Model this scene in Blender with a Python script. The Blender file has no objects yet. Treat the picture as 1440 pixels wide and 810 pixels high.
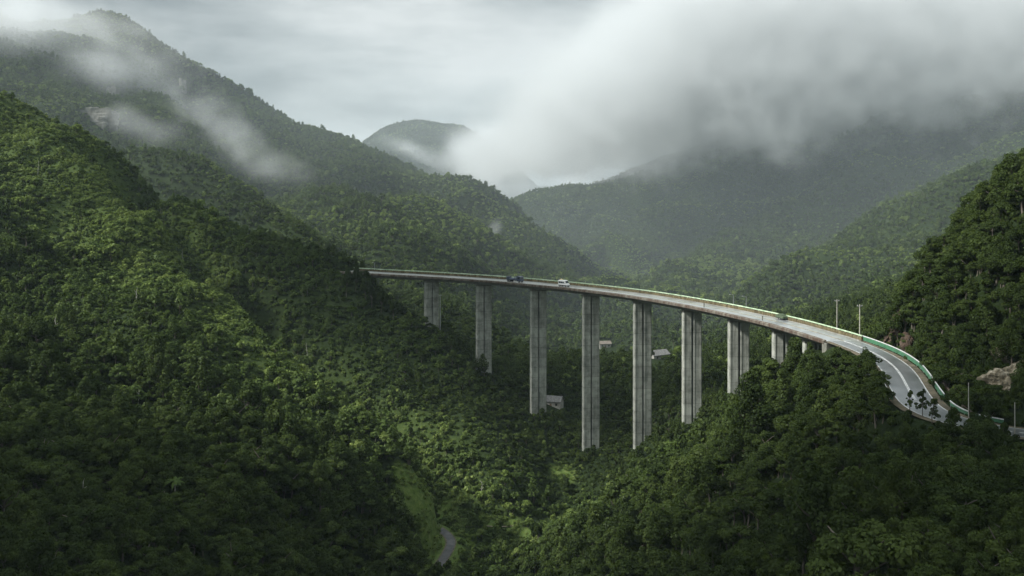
import bpy, bmesh, math, random
import numpy as np
from mathutils import Vector, Matrix

random.seed(7)
rng = np.random.default_rng(11)
scene = bpy.context.scene
COL = scene.collection
F = 1400.0          # focal length in photo pixels (1440 wide)
HY = 257.0          # horizon row in the photo
CZ = 150.0          # camera height above datum
ROADZ = CZ - 47.0
STAGE = 9

# ------------------------------------------------------------------ helpers
def P(px, py, d):
    return np.array([(px - 720) / F * d, d, CZ - (py - HY) / F * d])

def tag(o, label=None, cat=None, group=None, kind=None):
    if label: o['label'] = label
    if cat: o['category'] = cat
    if group: o['group'] = group
    if kind: o['kind'] = kind
    return o

def link(o, parent=None):
    COL.objects.link(o)
    if parent is not None: o.parent = parent
    return o

def empty(name, loc=(0, 0, 0), rz=0.0):
    o = bpy.data.objects.new(name, None)
    o.location = loc; o.rotation_euler = (0, 0, rz)
    o.empty_display_size = 0.5
    return link(o)

def mesh_np(name, verts, faces, mats=None, smooth=False):
    """verts (n,3) array, faces (m,k) array of equal size k"""
    me = bpy.data.meshes.new(name)
    verts = np.asarray(verts, np.float32); faces = np.asarray(faces, np.int32)
    n, m, k = len(verts), len(faces), faces.shape[1]
    me.vertices.add(n); me.vertices.foreach_set('co', verts.ravel())
    me.loops.add(m * k); me.loops.foreach_set('vertex_index', faces.ravel())
    me.polygons.add(m)
    me.polygons.foreach_set('loop_start', np.arange(0, m * k, k, dtype=np.int32))
    if smooth: me.polygons.foreach_set('use_smooth', np.ones(m, bool))
    me.update(calc_edges=True)
    for mt in (mats or []): me.materials.append(mt)
    return me

class MB:
    """collects boxes, bars and tubes; build() links them as ONE mesh object"""
    def __init__(s): s.bm = bmesh.new(); s.idx = 0
    def _mark(s, before):
        for f in list(s.bm.faces)[before:]: f.material_index = s.idx
    def box(s, c, size, rz=0.0, bevel=0.0):
        n0 = len(s.bm.faces)
        m = Matrix.Translation(c) @ Matrix.Rotation(rz, 4, 'Z') @ Matrix.Diagonal((size[0], size[1], size[2], 1))
        r = bmesh.ops.create_cube(s.bm, size=1, matrix=m)
        if bevel > 0:
            es = list({e for v in r['verts'] for e in v.link_edges})
            bmesh.ops.bevel(s.bm, geom=es, offset=bevel, segments=2, affect='EDGES', profile=0.6)
        s._mark(n0); return s
    def bar(s, a, b, r, n=8, r2=None):
        a = Vector(a); b = Vector(b); d = b - a
        n0 = len(s.bm.faces)
        m = Matrix.Translation((a + b) / 2) @ d.to_track_quat('Z', 'Y').to_matrix().to_4x4()
        bmesh.ops.create_cone(s.bm, cap_ends=True, segments=n, radius1=r, radius2=r if r2 is None else r2,
                              depth=d.length, matrix=m)
        s._mark(n0); return s
    def poly(s, pts, faces):
        n0 = len(s.bm.faces)
        vs = [s.bm.verts.new(p) for p in pts]
        for f in faces: s.bm.faces.new([vs[i] for i in f])
        s._mark(n0); return s
    def prism(s, profile, y0, y1):
        """profile in (x,z), extruded along y"""
        n = len(profile)
        pts = [(x, y0, z) for x, z in profile] + [(x, y1, z) for x, z in profile]
        fs = [list(range(n))[::-1], [n + i for i in range(n)]]
        fs += [[i, (i + 1) % n, n + (i + 1) % n, n + i] for i in range(n)]
        return s.poly(pts, fs)
    def build(s, name, mats, parent=None, smooth=False):
        bmesh.ops.recalc_face_normals(s.bm, faces=s.bm.faces[:])
        me = bpy.data.meshes.new(name)
        s.bm.to_mesh(me); s.bm.free()
        for m in (mats if isinstance(mats, (list, tuple)) else [mats]): me.materials.append(m)
        if smooth:
            for p in me.polygons: p.use_smooth = True
        o = bpy.data.objects.new(name, me)
        return link(o, parent)

# --------------------------------------------------------------- numpy noise
def _hash(ix, iy, seed):
    h = (ix.astype(np.int64) * 374761393 + iy.astype(np.int64) * 668265263 + seed * 974634353) & 0xFFFFFFFF
    h = ((h ^ (h >> 13)) * 1274126177) & 0xFFFFFFFF
    h = h ^ (h >> 16)
    return (h & 0xFFFF) / 65535.0

def vnoise(x, y, seed=0):
    ix = np.floor(x); iy = np.floor(y)
    fx = x - ix; fy = y - iy
    fx = fx * fx * fx * (fx * (fx * 6 - 15) + 10); fy = fy * fy * fy * (fy * (fy * 6 - 15) + 10)
    a = _hash(ix, iy, seed); b = _hash(ix + 1, iy, seed)
    c = _hash(ix, iy + 1, seed); d = _hash(ix + 1, iy + 1, seed)
    return (a + (b - a) * fx) * (1 - fy) + (c + (d - c) * fx) * fy

def fbm(x, y, seed=0, oct=4, gain=0.5):
    s = 0; a = 1; t = 0
    for i in range(oct):
        s = s + a * (vnoise(x, y, seed + i * 17) - 0.5); t += a
        a *= gain; x = x * 2.03 + 11.3; y = y * 2.03 + 5.7
    return s / t * 2

def ridged(x, y, seed=0, oct=3):
    s = 0; a = 1; t = 0
    for i in range(oct):
        s = s + a * (1 - np.abs(vnoise(x, y, seed + i * 31) * 2 - 1)); t += a
        a *= 0.45; x = x * 2.1 + 3.1; y = y * 2.1 + 7.7
    return s / t

def smooth(a, b, x):
    t = np.clip((x - a) / (b - a), 0, 1)
    return t * t * (3 - 2 * t)

# ----------------------------------------------------------------- road axis
ax_px = [(455, 379.5, 47), (490, 381.5, 47), (530, 383.8, 47), (600, 387.5, 47), (700, 394, 47), (760, 399.4, 47), (800, 403, 47),
         (850, 408.6, 47), (900, 415, 47), (950, 423, 47), (1000, 432, 47), (1050, 442.5, 47), (1100, 454, 47),
         (1150, 468, 47), (1190, 480.5, 47), (1224, 494, 47), (1244, 505, 47), (1258, 516, 47), (1268, 529, 47),
         (1277, 546, 47), (1290, 565, 47.8), (1312, 580, 48.6), (1350, 593, 49.3), (1400, 603, 50), (1440, 609, 50.5),
         (1520, 618, 51.5), (1600, 624, 52.5), (1750, 633, 53.5)]
ax = []
for px, py, h in ax_px:
    d = h * F / (py - HY)
    ax.append(((px - 720) / F * d, d, CZ - h))
ax = np.array(ax)

def resample(pts, step):
    # Catmull-Rom then arc-length resample
    p = np.vstack([2 * pts[0] - pts[1], pts, 2 * pts[-1] - pts[-2]])
    out = []
    for i in range(1, len(p) - 2):
        for t in np.linspace(0, 1, 24, endpoint=False):
            a, b, c, d = p[i - 1], p[i], p[i + 1], p[i + 2]
            out.append(0.5 * ((2 * b) + (-a + c) * t + (2 * a - 5 * b + 4 * c - d) * t * t + (-a + 3 * b - 3 * c + d) * t ** 3))
    out.append(pts[-1]); out = np.array(out)
    for _ in range(60):
        out[1:-1] = 0.25 * out[:-2] + 0.5 * out[1:-1] + 0.25 * out[2:]
    s = np.concatenate([[0], np.cumsum(np.linalg.norm(np.diff(out, axis=0), axis=1))])
    n = int(s[-1] / step) + 1
    q = np.linspace(0, s[-1], n)
    return np.stack([np.interp(q, s, out[:, k]) for k in range(3)], 1)

AX = resample(ax, 2.0)
tang = np.gradient(AX, axis=0); tang[:, 2] = 0
tang /= np.linalg.norm(tang, axis=1)[:, None]
NRM = np.stack([tang[:, 1], -tang[:, 0], np.zeros(len(AX))], 1)   # points to the right of travel
# right of travel (moving toward camera) is -x side = near/left side in the photo
PXX = 720 + F * AX[:, 0] / AX[:, 1]
i_end = int(np.argmin(np.abs(PXX[:len(PXX)] - 1188) + (AX[:, 1] < 260) * 1e3))   # right abutment
i_start = int(np.argmin(np.abs(PXX - 488)))
HALF = np.interp(np.arange(len(AX)), [i_end - 30, i_end + 14], [5.2, 3.8])

# ------------------------------------------------------------------- terrain
CP = []
def cp(canopy, *pts):
    for px, py, d in pts:
        q = P(px, py, d); q[2] -= canopy
        CP.append((px, d, q[2]))
# far left slope A2 crest (its silhouette) and nose under the bridge
cp(6, (-260, -40, 690), (-120, 50, 665), (0, 122, 640), (60, 156, 632), (123, 190, 620), (187, 225, 608), (250, 256, 590), (310, 290, 575), (370, 317, 560), (430, 341, 545),
   (470, 358, 536), (505, 382, 525), (545, 405, 515), (605, 449, 503), (650, 492, 488), (679, 512, 480), (720, 545, 465), (755, 572, 455), (800, 610, 448))
cp(6, (480, 372, 520), (497, 382, 512), (514, 389, 509), (500, 402, 502))
# behind that crest
cp(6, (0, 260, 800), (123, 270, 790), (250, 330, 745), (370, 400, 700), (430, 420, 660), (505, 450, 620), (600, 500, 600), (-200, 200, 830))
# A2 face
cp(6, (430, 450, 500), (550, 500, 460), (490, 440, 490), (650, 600, 415), (600, 540, 440), (700, 600, 425), (720, 655, 398), (740, 700, 385))
# gully between A1 spur and A2
for px, d, z in [(200, 590, -18), (260, 530, -46), (310, 490, -69), (370, 460, -84), (430, 432, -97), (500, 410, -107), (550, 396, -114), (610, 385, -119), (660, 377, -123)]:
    CP.append((px, d, CZ + z))
# A1 spur crest
cp(5, (-150, 130, 620), (0, 190, 590), (80, 215, 585), (150, 255, 560), (213, 307, 515), (250, 372, 478), (300, 430, 450), (350, 467, 430), (420, 528, 402), (500, 590, 380), (560, 640, 366), (610, 700, 354))
# A1 face toward camera
cp(6, (-300, 810, 120), (-300, 600, 220), (-300, 400, 380), (-300, 200, 520),
   (0, 810, 150), (200, 810, 180), (400, 810, 232), (520, 810, 280), (590, 810, 322), (0, 700, 200), (0, 600, 262), (0, 500, 330), (0, 400, 402), (0, 300, 478),
   (200, 700, 232), (200, 600, 292), (200, 500, 350), (200, 400, 425), (110, 330, 490), (400, 700, 290), (400, 600, 352), (500, 700, 316), (560, 760, 312), (330, 650, 290))
# valley floor
cp(5, (831, 622, 441), (795, 684, 410), (760, 715, 392), (700, 735, 372))
cp(0.5, (640, 748, 362), (612, 745, 362), (633, 765, 350), (636, 775, 346), (620, 795, 338), (640, 806, 333))
for px, d, z in [(700, 200, -142), (700, 80, -142), (400, 80, -110), (1000, 80, -80), (720, 45, -140), (1440, 45, -45), (0, 45, -62), (-500, 60, -60), (2000, 60, -38)]:
    CP.append((px, d, CZ + z))
# behind the bridge: valley bank and floor
cp(6, (720, 492, 600), (790, 500, 560), (850, 492, 600), (900, 492, 610), (950, 490, 620), (850, 590, 480), (900, 575, 470), (960, 530, 460), (1030, 500, 480), (1090, 485, 430))
cp(6, (850, 440, 850), (830, 400, 980), (800, 520, 720), (900, 460, 780))
# mountain B face
cp(8, (560, 440, 640), (640, 430, 660), (720, 470, 690), (560, 360, 740), (640, 360, 800), (700, 370, 860), (760, 395, 890), (540, 300, 900), (620, 310, 960), (690, 330, 1010),
   (480, 330, 790), (470, 270, 960))
# mountain B crest
cp(8, (-400, -30, 1400), (-150, 30, 1420), (0, 68, 1420), (60, 62, 1410), (105, 45, 1405), (145, 28, 1400), (180, 40, 1400), (215, 62, 1400), (260, 87, 1390), (330, 127, 1370), (400, 157, 1350), (450, 182, 1330), (520, 204, 1300), (560, 222, 1280), (605, 239, 1250), (640, 252, 1220), (680, 271, 1190), (725, 294, 1150), (760, 326, 1090), (800, 362, 1010), (828, 390, 960))
cp(8, (400, 250, 1000), (300, 205, 1000), (200, 160, 1000), (100, 140, 990), (0, 140, 960), (300, 160, 1180), (400, 195, 1180), (150, 90, 1180), (520, 245, 1120), (600, 270, 1090), (-200, 100, 1000))
# back of B
for px, d, z in [(-200, 1900, 60), (145, 1900, 80), (330, 1850, 20), (520, 1750, -40), (640, 1600, -80), (725, 1450, -110), (830, 1250, -120)]:
    CP.append((px, d, CZ + z))
# B1 spur
cp(7, (147, 199, 822), (200, 208, 815), (253, 219, 800), (300, 246, 780), (353, 292, 740), (397, 325, 705), (440, 350, 675))
for px, d, z in [(170, 890, 26), (253, 880, 6), (310, 850, -6), (370, 820, -26), (430, 790, -48), (500, 720, -72)]:
    CP.append((px, d, CZ + z))
# mountain C
cp(8, (745, 287, 1650), (775, 277, 1700), (850, 264, 1800), (900, 240, 1850), (960, 222, 1880), (1040, 190, 1880), (1110, 158, 1850), (1250, 110, 1750), (1440, 60, 1600), (1700, 0, 1500), (2000, -20, 1400))
cp(8, (770, 330, 1400), (800, 350, 1300), (850, 330, 1380), (900, 345, 1300), (1000, 300, 1400), (1100, 262, 1380), (1200, 235, 1300), (1350, 200, 1250), (1440, 180, 1200), (1700, 150, 1100),
   (870, 395, 1080), (940, 405, 1000), (1000, 400, 960), (1100, 370, 980), (1200, 335, 980), (1300, 295, 960), (1440, 245, 940), (1010, 440, 820), (1080, 440, 740), (1160, 395, 850), (1240, 350, 860))
for px, d, z in [(800, 2400, -60), (1000, 2500, 20), (1300, 2400, 80), (1700, 2200, 120), (600, 2400, -100), (300, 2600, -60), (0, 2600, -40), (-600, 2600, 0), (2200, 2400, 60)]:
    CP.append((px, d, CZ + z))
for px in (-1200, -600, 0, 400, 720, 1000, 1440, 2000, 2600):
    CP.append((px, 5000, CZ - 40)); CP.append((px, 9000, CZ - 30))
# C2 near spur right
cp(6, (1480, 290, 650), (1400, 318, 635), (1330, 358, 620), (1290, 380, 612), (1250, 402, 600), (1200, 430, 590), (1155, 450, 575))
for px, d, z in [(1480, 780, -40), (1330, 740, -66), (1250, 720, -80), (1160, 680, -90)]:
    CP.append((px, d, CZ + z))
cp(6, (1180, 470, 500), (1240, 440, 470), (1290, 420, 440), (1200, 465, 420))
# E cliff right of the road
cp(4, (1240, 474, 292), (1249, 450, 292), (1262, 415, 292), (1285, 388, 290), (1312, 348, 288), (1370, 293, 284), (1420, 253, 278), (1445, 222, 275), (1560, 140, 262), (1750, 90, 250))
cp(4, (1290, 455, 268), (1320, 420, 264), (1350, 420, 250), (1350, 380, 262), (1400, 360, 250), (1440, 330, 245), (1440, 420, 232), (1400, 450, 240), (1380, 510, 229), (1345, 500, 240), (1440, 500, 222), (1320, 480, 248), (1600, 420, 215), (1750, 420, 200))
for px, d, z in [(1275, 330, -52), (1310, 345, -42), (1400, 350, -24), (1500, 350, -6), (1700, 350, 15), (1400, 430, -36), (1550, 480, -20), (1800, 600, 20)]:
    CP.append((px, d, CZ + z))
cp(0, (1440, 590, 202), (1400, 580, 207), (1520, 595, 198), (1366, 570, 213))
# right abutment knoll and pier feet on the right bank
cp(6, (1165, 505, 300), (1190, 497, 278), (1215, 500, 262), (1238, 530, 244), (1100, 528, 330), (1140, 512, 305), (1039, 560, 355), (972, 585, 378), (903, 608, 408), (868, 621, 425), (1100, 500, 362), (1040, 530, 385))
# F foreground slope
cp(6, (1200, 560, 226), (1150, 560, 250), (1100, 600, 242), (1050, 600, 270), (1000, 640, 276), (950, 640, 320), (900, 690, 312), (850, 700, 345), (800, 730, 340), (760, 770, 330), (720, 808, 318),
   (1240, 590, 206), (1300, 622, 184), (1370, 632, 172), (1440, 640, 166), (1440, 810, 104), (1300, 810, 120), (1200, 700, 165), (1100, 810, 152), (1000, 810, 190), (900, 810, 236), (800, 810, 284), (1000, 720, 230), (1100, 700, 200), (1350, 720, 138), (1600, 810, 95), (1650, 650, 160))
CPA = np.array(CP)
def rb(r): return np.where(r > 1e-9, r * r * np.log(np.maximum(r, 1e-9)), 0)
cs = np.stack([(CPA[:, 0] - 720) / F, np.log(CPA[:, 1])], 1) * 2
n = len(cs)
K = rb(np.linalg.norm(cs[:, None] - cs[None], axis=2)) + np.eye(n) * 2e-4
PM = np.hstack([np.ones((n, 1)), cs])
A = np.block([[K, PM], [PM.T, np.zeros((3, 3))]])
W = np.linalg.solve(A, np.concatenate([CPA[:, 2], np.zeros(3)]))

NU, ND = 620, 760
U = np.linspace(-0.82, 0.82, NU)
LD = np.linspace(math.log(42), math.log(9000), ND)
uu, ll = np.meshgrid(U, LD)
def rbf_eval(u, l):
    q = np.stack([u, l], -1).reshape(-1, 2) * 2
    out = np.empty(len(q))
    for i in range(0, len(q), 20000):
        k = rb(np.linalg.norm(q[i:i + 20000, None] - cs[None], axis=2))
        out[i:i + 20000] = k @ W[:n] + W[n] + q[i:i + 20000] @ W[n + 1:]
    return out.reshape(u.shape)
Yg = np.exp(ll); Xg = uu * Yg
Zg = rbf_eval(uu, ll)
Zg = np.clip(Zg, CZ - 150, CZ + 420)
# erosion: spurs and gullies on the far mountains, small bumps near
far = smooth(620, 950, Yg)
wx = Xg + 40 * fbm(Xg / 160, Yg / 160, 5); wy = Yg + 40 * fbm(Xg / 160, Yg / 160, 9)
sgn = np.where(Xg < 120, 1.0, -1.0)
al = (wx * 0.8 + wy * 0.6 * sgn); ac = (-wx * 0.6 * sgn + wy * 0.8)
RDG = ridged(ac / 150, al / 420, 3)
Zg += far * (RDG - 0.55) * 58 * smooth(4500, 2400, Yg)
Zg += far * fbm(Xg / 60, Yg / 60, 21) * 7
near = 1 - far
Zg += near * (fbm(Xg / 38, Yg / 38, 33, 3) * 5.0 + fbm(Xg / 14, Yg / 14, 41, 2) * 0.8)
# spurs on near left slope
lm = near * smooth(0.02, -0.12, uu) * smooth(180, 320, Yg)
Zg += lm * (ridged((Xg * 0.86 - Yg * 0.5) / 62, (Xg * .5 + Yg * .86) / 260, 77, 2) - 0.5) * 17
def H(x, y):
    u = np.clip(x / y, U[0], U[-1]); l = np.clip(np.log(np.maximum(y, 43)), LD[0], LD[-1])
    a = (u - U[0]) / (U[1] - U[0]); b = (l - LD[0]) / (LD[1] - LD[0])
    i = np.clip(a.astype(int), 0, NU - 2); j = np.clip(b.astype(int), 0, ND - 2)
    fa = a - i; fb = b - j
    return (Zg[j, i] * (1 - fa) + Zg[j, i + 1] * fa) * (1 - fb) + (Zg[j + 1, i] * (1 - fa) + Zg[j + 1, i + 1] * fa) * fb
def look(A_, x, y):
    i = np.clip(((np.clip(x / y, U[0], U[-1]) - U[0]) / (U[1] - U[0])).astype(int), 0, NU - 1)
    j = np.clip(((np.log(np.maximum(y, 43)) - LD[0]) / (LD[1] - LD[0])).astype(int), 0, ND - 1)
    return A_[j, i]
def H1(x, y): return float(H(np.array([float(x)]), np.array([float(y)]))[0])
def ray_ground(px, py, d0=80, d1=3000):
    """first hit of a photo ray with the terrain, as a world point"""
    d = np.exp(np.linspace(math.log(d0), math.log(d1), 4000))
    x = (px - 720) / F * d; z = CZ - (py - HY) / F * d
    h = H(x, d); k = np.nonzero(h >= z)[0]
    k = k[0] if len(k) else -1
    return np.array([x[k], d[k], h[k]])

# sharpen the sunny spur and deepen the gully behind it
def pdist(x, y, pl):
    best = np.full(x.shape, 1e9)
    for a, b in zip(pl[:-1], pl[1:]):
        ab = b - a; t = np.clip(((x - a[0]) * ab[0] + (y - a[1]) * ab[1]) / (ab @ ab), 0, 1)
        best = np.minimum(best, np.hypot(x - a[0] - t * ab[0], y - a[1] - t * ab[1]))
    return best
m_ = (Yg > 300) & (Yg < 700)
crest0 = np.array([P(px, py, d)[:2] for px, py, d in [(80, 215, 585), (150, 255, 560), (213, 307, 515), (250, 372, 478), (300, 430, 450), (350, 467, 430), (420, 528, 402), (500, 590, 380), (560, 640, 366)]])
gully0 = np.array([((px - 720) / F * d, d) for px, d in [(190, 600), (230, 560), (270, 525), (310, 490), (370, 460), (430, 432), (500, 410), (550, 396), (600, 386)]])
Zg[m_] += 11 * np.exp(-(pdist(Xg[m_], Yg[m_], crest0) / 18) ** 2) - 21 * np.exp(-(pdist(Xg[m_], Yg[m_], gully0) / 24) ** 2)
for pl_, amp in [([(60, 420, 395), (140, 480, 362), (230, 560, 318), (330, 650, 292), (420, 720, 278)], -6), ([(0, 330, 455), (90, 400, 412), (180, 470, 368), (280, 560, 330), (390, 640, 318)], 5),
                 ([(360, 380, 540), (430, 460, 500), (520, 540, 455), (600, 610, 412)], 5), ([(440, 390, 530), (530, 470, 486), (620, 560, 440)], -5)]:
    q_ = np.array([P(*t)[:2] for t in pl_])
    Zg[m_] += amp * np.exp(-(pdist(Xg[m_], Yg[m_], q_) / 13) ** 2)
# long spurs and ravines of the far mountainsides
for amp, sg, line in [(20, 34, [(348, 172), (368, 195), (420, 235), (480, 285), (550, 330), (610, 365)]), (18, 34, [(478, 215), (535, 255), (600, 300), (690, 345), (755, 385)]),
                      (-22, 36, [(300, 150), (335, 225), (410, 290), (500, 350)]), (-18, 34, [(400, 170), (470, 240), (560, 300), (650, 350)]), (-15, 30, [(560, 240), (640, 295), (720, 345), (770, 385)]),
                      (14, 28, [(645, 275), (705, 315), (770, 360)]), (18, 34, [(150, 80), (205, 130), (262, 190), (300, 230)]), (-18, 34, [(215, 75), (260, 130), (310, 190)]),
                      (26, 42, [(1250, 205), (1180, 265), (1090, 318), (1000, 362), (930, 400)]), (24, 38, [(1440, 250), (1330, 293), (1230, 332), (1120, 385), (1040, 428)]), (24, 44, [(1090, 228), (1000, 275), (905, 325), (850, 362)]),
                      (-24, 40, [(1330, 225), (1240, 285), (1130, 345), (1010, 400)]), (-24, 42, [(1160, 235), (1070, 285), (980, 330), (890, 380)]), (-16, 34, [(960, 262), (880, 310), (820, 350)])]:
    q_ = np.array([ray_ground(a, b, 620)[:2] for a, b in line])
    mm = (Yg > 600) & (Yg < 2000)
    Zg[mm] += (amp * (.5 if amp > 0 else .28) if line[0][0] < 760 else amp * .8) * np.exp(-(pdist(Xg[mm], Yg[mm], q_) / sg) ** 2)
# far tabular mountain D
Dx = (Xg + 315) / 235; Dy = (Yg - 3700) / 700
r = np.maximum(np.sqrt(Dx ** 2 + Dy ** 2) + fbm(Xg / 300, Yg / 300, 51) * 0.25, 0)
Zd = CZ - 110 + 312 * (1 - smooth(0.35, 2.15, r)) ** 0.8 + 14 * fbm(Xg / 120, Yg / 120, 57)
Zg = np.where(Yg > 2500, np.maximum(Zg * 1.0, Zd), Zg)

# road bench on the ground part, nothing may poke through the deck
def road_dist(x, y, i0, i1, step=2):
    best = np.full(x.shape, 1e9); zb = np.zeros(x.shape); side = np.zeros(x.shape)
    for i in range(i0, i1, step):
        dx = x - AX[i, 0]; dy = y - AX[i, 1]
        dd = dx * dx + dy * dy
        m = dd < best
        best = np.where(m, dd, best); zb = np.where(m, AX[i, 2], zb)
        side = np.where(m, dx * NRM[i, 0] + dy * NRM[i, 1], side)
    return np.sqrt(best), zb, side
msk = (Yg < 620) & (Yg > 120)
rd = np.full(Xg.shape, 1e9); rz = np.zeros(Xg.shape)
rd[msk], rz[msk], _ = road_dist(Xg[msk], Yg[msk], i_end - 2, len(AX))
w = 1 - smooth(7.0, 13.0, rd)
Zg = Zg * (1 - w) + (rz - 0.35) * w
rdd = np.full(Xg.shape, 1e9)
rdd[msk], _, _ = road_dist(Xg[msk], Yg[msk], i_start + 3, i_end)
w = 1 - smooth(6.5, 12.0, rdd)
Zg = np.where(w > 0, np.minimum(Zg, Zg * (1 - w) + (ROADZ - 4.5) * w), Zg)
# left approach: cut through the hill crest
rda = np.full(Xg.shape, 1e9)
rda[msk], _, _ = road_dist(Xg[msk], Yg[msk], i_start - 3, i_start + 4, 1)
w = 1 - smooth(5.0, 9.0, rda)
Zg = Zg * (1 - w) + (ROADZ - 0.4) * w
# valley lane bench
lane_px = [(600, 735, 368), (611, 741, 366), (622, 747, 362), (631, 755, 357), (634.5, 763, 352.5), (632, 772, 347.5), (627, 781, 343), (622, 789, 339.5), (616, 797, 336)]
LANE = resample(np.array([P(*q) for q in lane_px]), 1.5)
LANE[:, 2] += 0.2
ml = (Yg > 325) & (Yg < 380) & (np.abs(uu) < 0.25)
ld = np.full(Xg.shape, 1e9); lz = np.zeros(Xg.shape)
bb = np.full(Xg[ml].shape, 1e9); zz = np.zeros(Xg[ml].shape)
for q in LANE:
    dd = (Xg[ml] - q[0]) ** 2 + (Yg[ml] - q[1]) ** 2
    m = dd < bb; bb = np.where(m, dd, bb); zz = np.where(m, q[2], zz)
ld[ml] = np.sqrt(bb); lz[ml] = zz
w = 1 - smooth(2.6, 7.0, ld)
Zg = Zg * (1 - w) + (lz - 0.12) * w

# ----------------------------------------------------------------- materials
def new_mat(name):
    m = bpy.data.materials.new(name); m.use_nodes = True
    nt = m.node_tree; nt.nodes.clear()
    return m, nt, nt.nodes, nt.links
def node(nt, t, **kw):
    nd = nt.nodes.new(t)
    for k, v in kw.items():
        if k.startswith('i_'): nd.inputs[k[2:].replace('_', ' ')].default_value = v
        else: setattr(nd, k, v)
    return nd
def ramp(nt, fac, stops):
    r = nt.nodes.new('ShaderNodeValToRGB')
    e = r.color_ramp.elements
    while len(e) > 1: e.remove(e[0])
    for i, (p, c) in enumerate(stops):
        if i == 0: e[0].position = p; e[0].color = (*c, 1)
        else:
            q = e.new(p); q.color = (*c, 1)
    nt.links.new(fac, r.inputs[0])
    return r.outputs[0]
def noise(nt, vec, scale, detail=4, rough=0.55):
    t = nt.nodes.new('ShaderNodeTexNoise'); t.inputs['Scale'].default_value = scale
    t.inputs['Detail'].default_value = detail; t.inputs['Roughness'].default_value = rough
    if vec is not None: nt.links.new(vec, t.inputs['Vector'])
    return t.outputs[0]
def pbr(name, stops, scale=1.0, rough=0.8, bump=0.0, spec=0.3, detail=5, stretch=None, metallic=0.0, coord='Object', rough2=None, bump_scale=None):
    m, nt, N, L = new_mat(name)
    tc = node(nt, 'ShaderNodeTexCoord'); v = tc.outputs[coord]
    if stretch:
        mp = node(nt, 'ShaderNodeMapping'); mp.inputs['Scale'].default_value = stretch
        L.new(v, mp.inputs[0]); v = mp.outputs[0]
    nz = noise(nt, v, scale, detail)
    b = node(nt, 'ShaderNodeBsdfPrincipled')
    L.new(ramp(nt, nz, stops), b.inputs['Base Color'])
    b.inputs['Roughness'].default_value = rough; b.inputs['Specular IOR Level'].default_value = spec
    b.inputs['Metallic'].default_value = metallic
    if rough2 is not None:
        mr = node(nt, 'ShaderNodeMapRange'); mr.inputs[1].default_value = 0.35; mr.inputs[2].default_value = 0.65
        mr.inputs[3].default_value = rough; mr.inputs[4].default_value = rough2
        L.new(nz, mr.inputs[0]); L.new(mr.outputs[0], b.inputs['Roughness'])
    if bump:
        bp = node(nt, 'ShaderNodeBump'); bp.inputs['Strength'].default_value = bump
        L.new(noise(nt, tc.outputs[coord], bump_scale or scale * 4, 5), bp.inputs['Height']); L.new(bp.outputs[0], b.inputs['Normal'])
    o = node(nt, 'ShaderNodeOutputMaterial'); L.new(b.outputs[0], o.inputs[0])
    return m

def leaf_mat(name, stops, trans=0.25):
    m, nt, N, L = new_mat(name)
    oi = node(nt, 'ShaderNodeObjectInfo')
    at = node(nt, 'ShaderNodeAttribute', attribute_name='tint')
    gp = node(nt, 'ShaderNodeNewGeometry')
    big = noise(nt, oi.outputs['Location'], 0.011, 3, 0.6)
    a = node(nt, 'ShaderNodeMath', operation='MULTIPLY'); L.new(oi.outputs['Random'], a.inputs[0]); a.inputs[1].default_value = 0.34
    b = node(nt, 'ShaderNodeMath', operation='MULTIPLY_ADD'); L.new(at.outputs['Fac'], b.inputs[0]); b.inputs[1].default_value = 0.42; L.new(a.outputs[0], b.inputs[2])
    c = node(nt, 'ShaderNodeMath', operation='MULTIPLY_ADD'); L.new(big, c.inputs[0]); c.inputs[1].default_value = 0.55; L.new(b.outputs[0], c.inputs[2])
    d = node(nt, 'ShaderNodeMath', operation='SUBTRACT'); L.new(c.outputs[0], d.inputs[0]); d.inputs[1].default_value = 0.13
    col = ramp(nt, d.outputs[0], stops)
    df = node(nt, 'ShaderNodeBsdfDiffuse'); L.new(col, df.inputs[0])
    tr = node(nt, 'ShaderNodeBsdfTranslucent'); L.new(col, tr.inputs[0])
    gl = node(nt, 'ShaderNodeBsdfGlossy'); gl.inputs['Roughness'].default_value = 0.45; gl.inputs[0].default_value = (0.55, 0.6, 0.55, 1)
    mx = node(nt, 'ShaderNodeMixShader'); mx.inputs[0].default_value = trans; L.new(df.outputs[0], mx.inputs[1]); L.new(tr.outputs[0], mx.inputs[2])
    m2 = node(nt, 'ShaderNodeMixShader'); m2.inputs[0].default_value = 0.008; L.new(mx.outputs[0], m2.inputs[1]); L.new(gl.outputs[0], m2.inputs[2])
    o = node(nt, 'ShaderNodeOutputMaterial'); L.new(m2.outputs[0], o.inputs[0])
    return m

M = {}
M['leaf_dark'] = leaf_mat('leaf_dark', [(0.0, (0.017, 0.028, 0.008)), (0.5, (0.042, 0.063, 0.016)), (1.0, (0.095, 0.128, 0.033))])
M['leaf_mid'] = leaf_mat('leaf_mid', [(0.0, (0.030, 0.050, 0.014)), (0.5, (0.068, 0.102, 0.027)), (1.0, (0.125, 0.165, 0.045))])  # paler copy of the dark leaves, carries sunlit brightness on open slopes
M['leaf_light'] = leaf_mat('leaf_light', [(0.0, (0.080, 0.118, 0.030)), (0.5, (0.150, 0.205, 0.052)), (1.0, (0.23, 0.275, 0.085))], 0.3)  # light green scrub, raised further to carry sunlight on the spur crest
M['bark'] = pbr('bark', [(0.3, (0.06, 0.05, 0.04)), (0.7, (0.16, 0.14, 0.11))], 2.0, 0.9)
M['bark_pale'] = pbr('bark_pale', [(0.3, (0.25, 0.24, 0.2)), (0.7, (0.48, 0.46, 0.4))], 1.2, 0.9)

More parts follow.
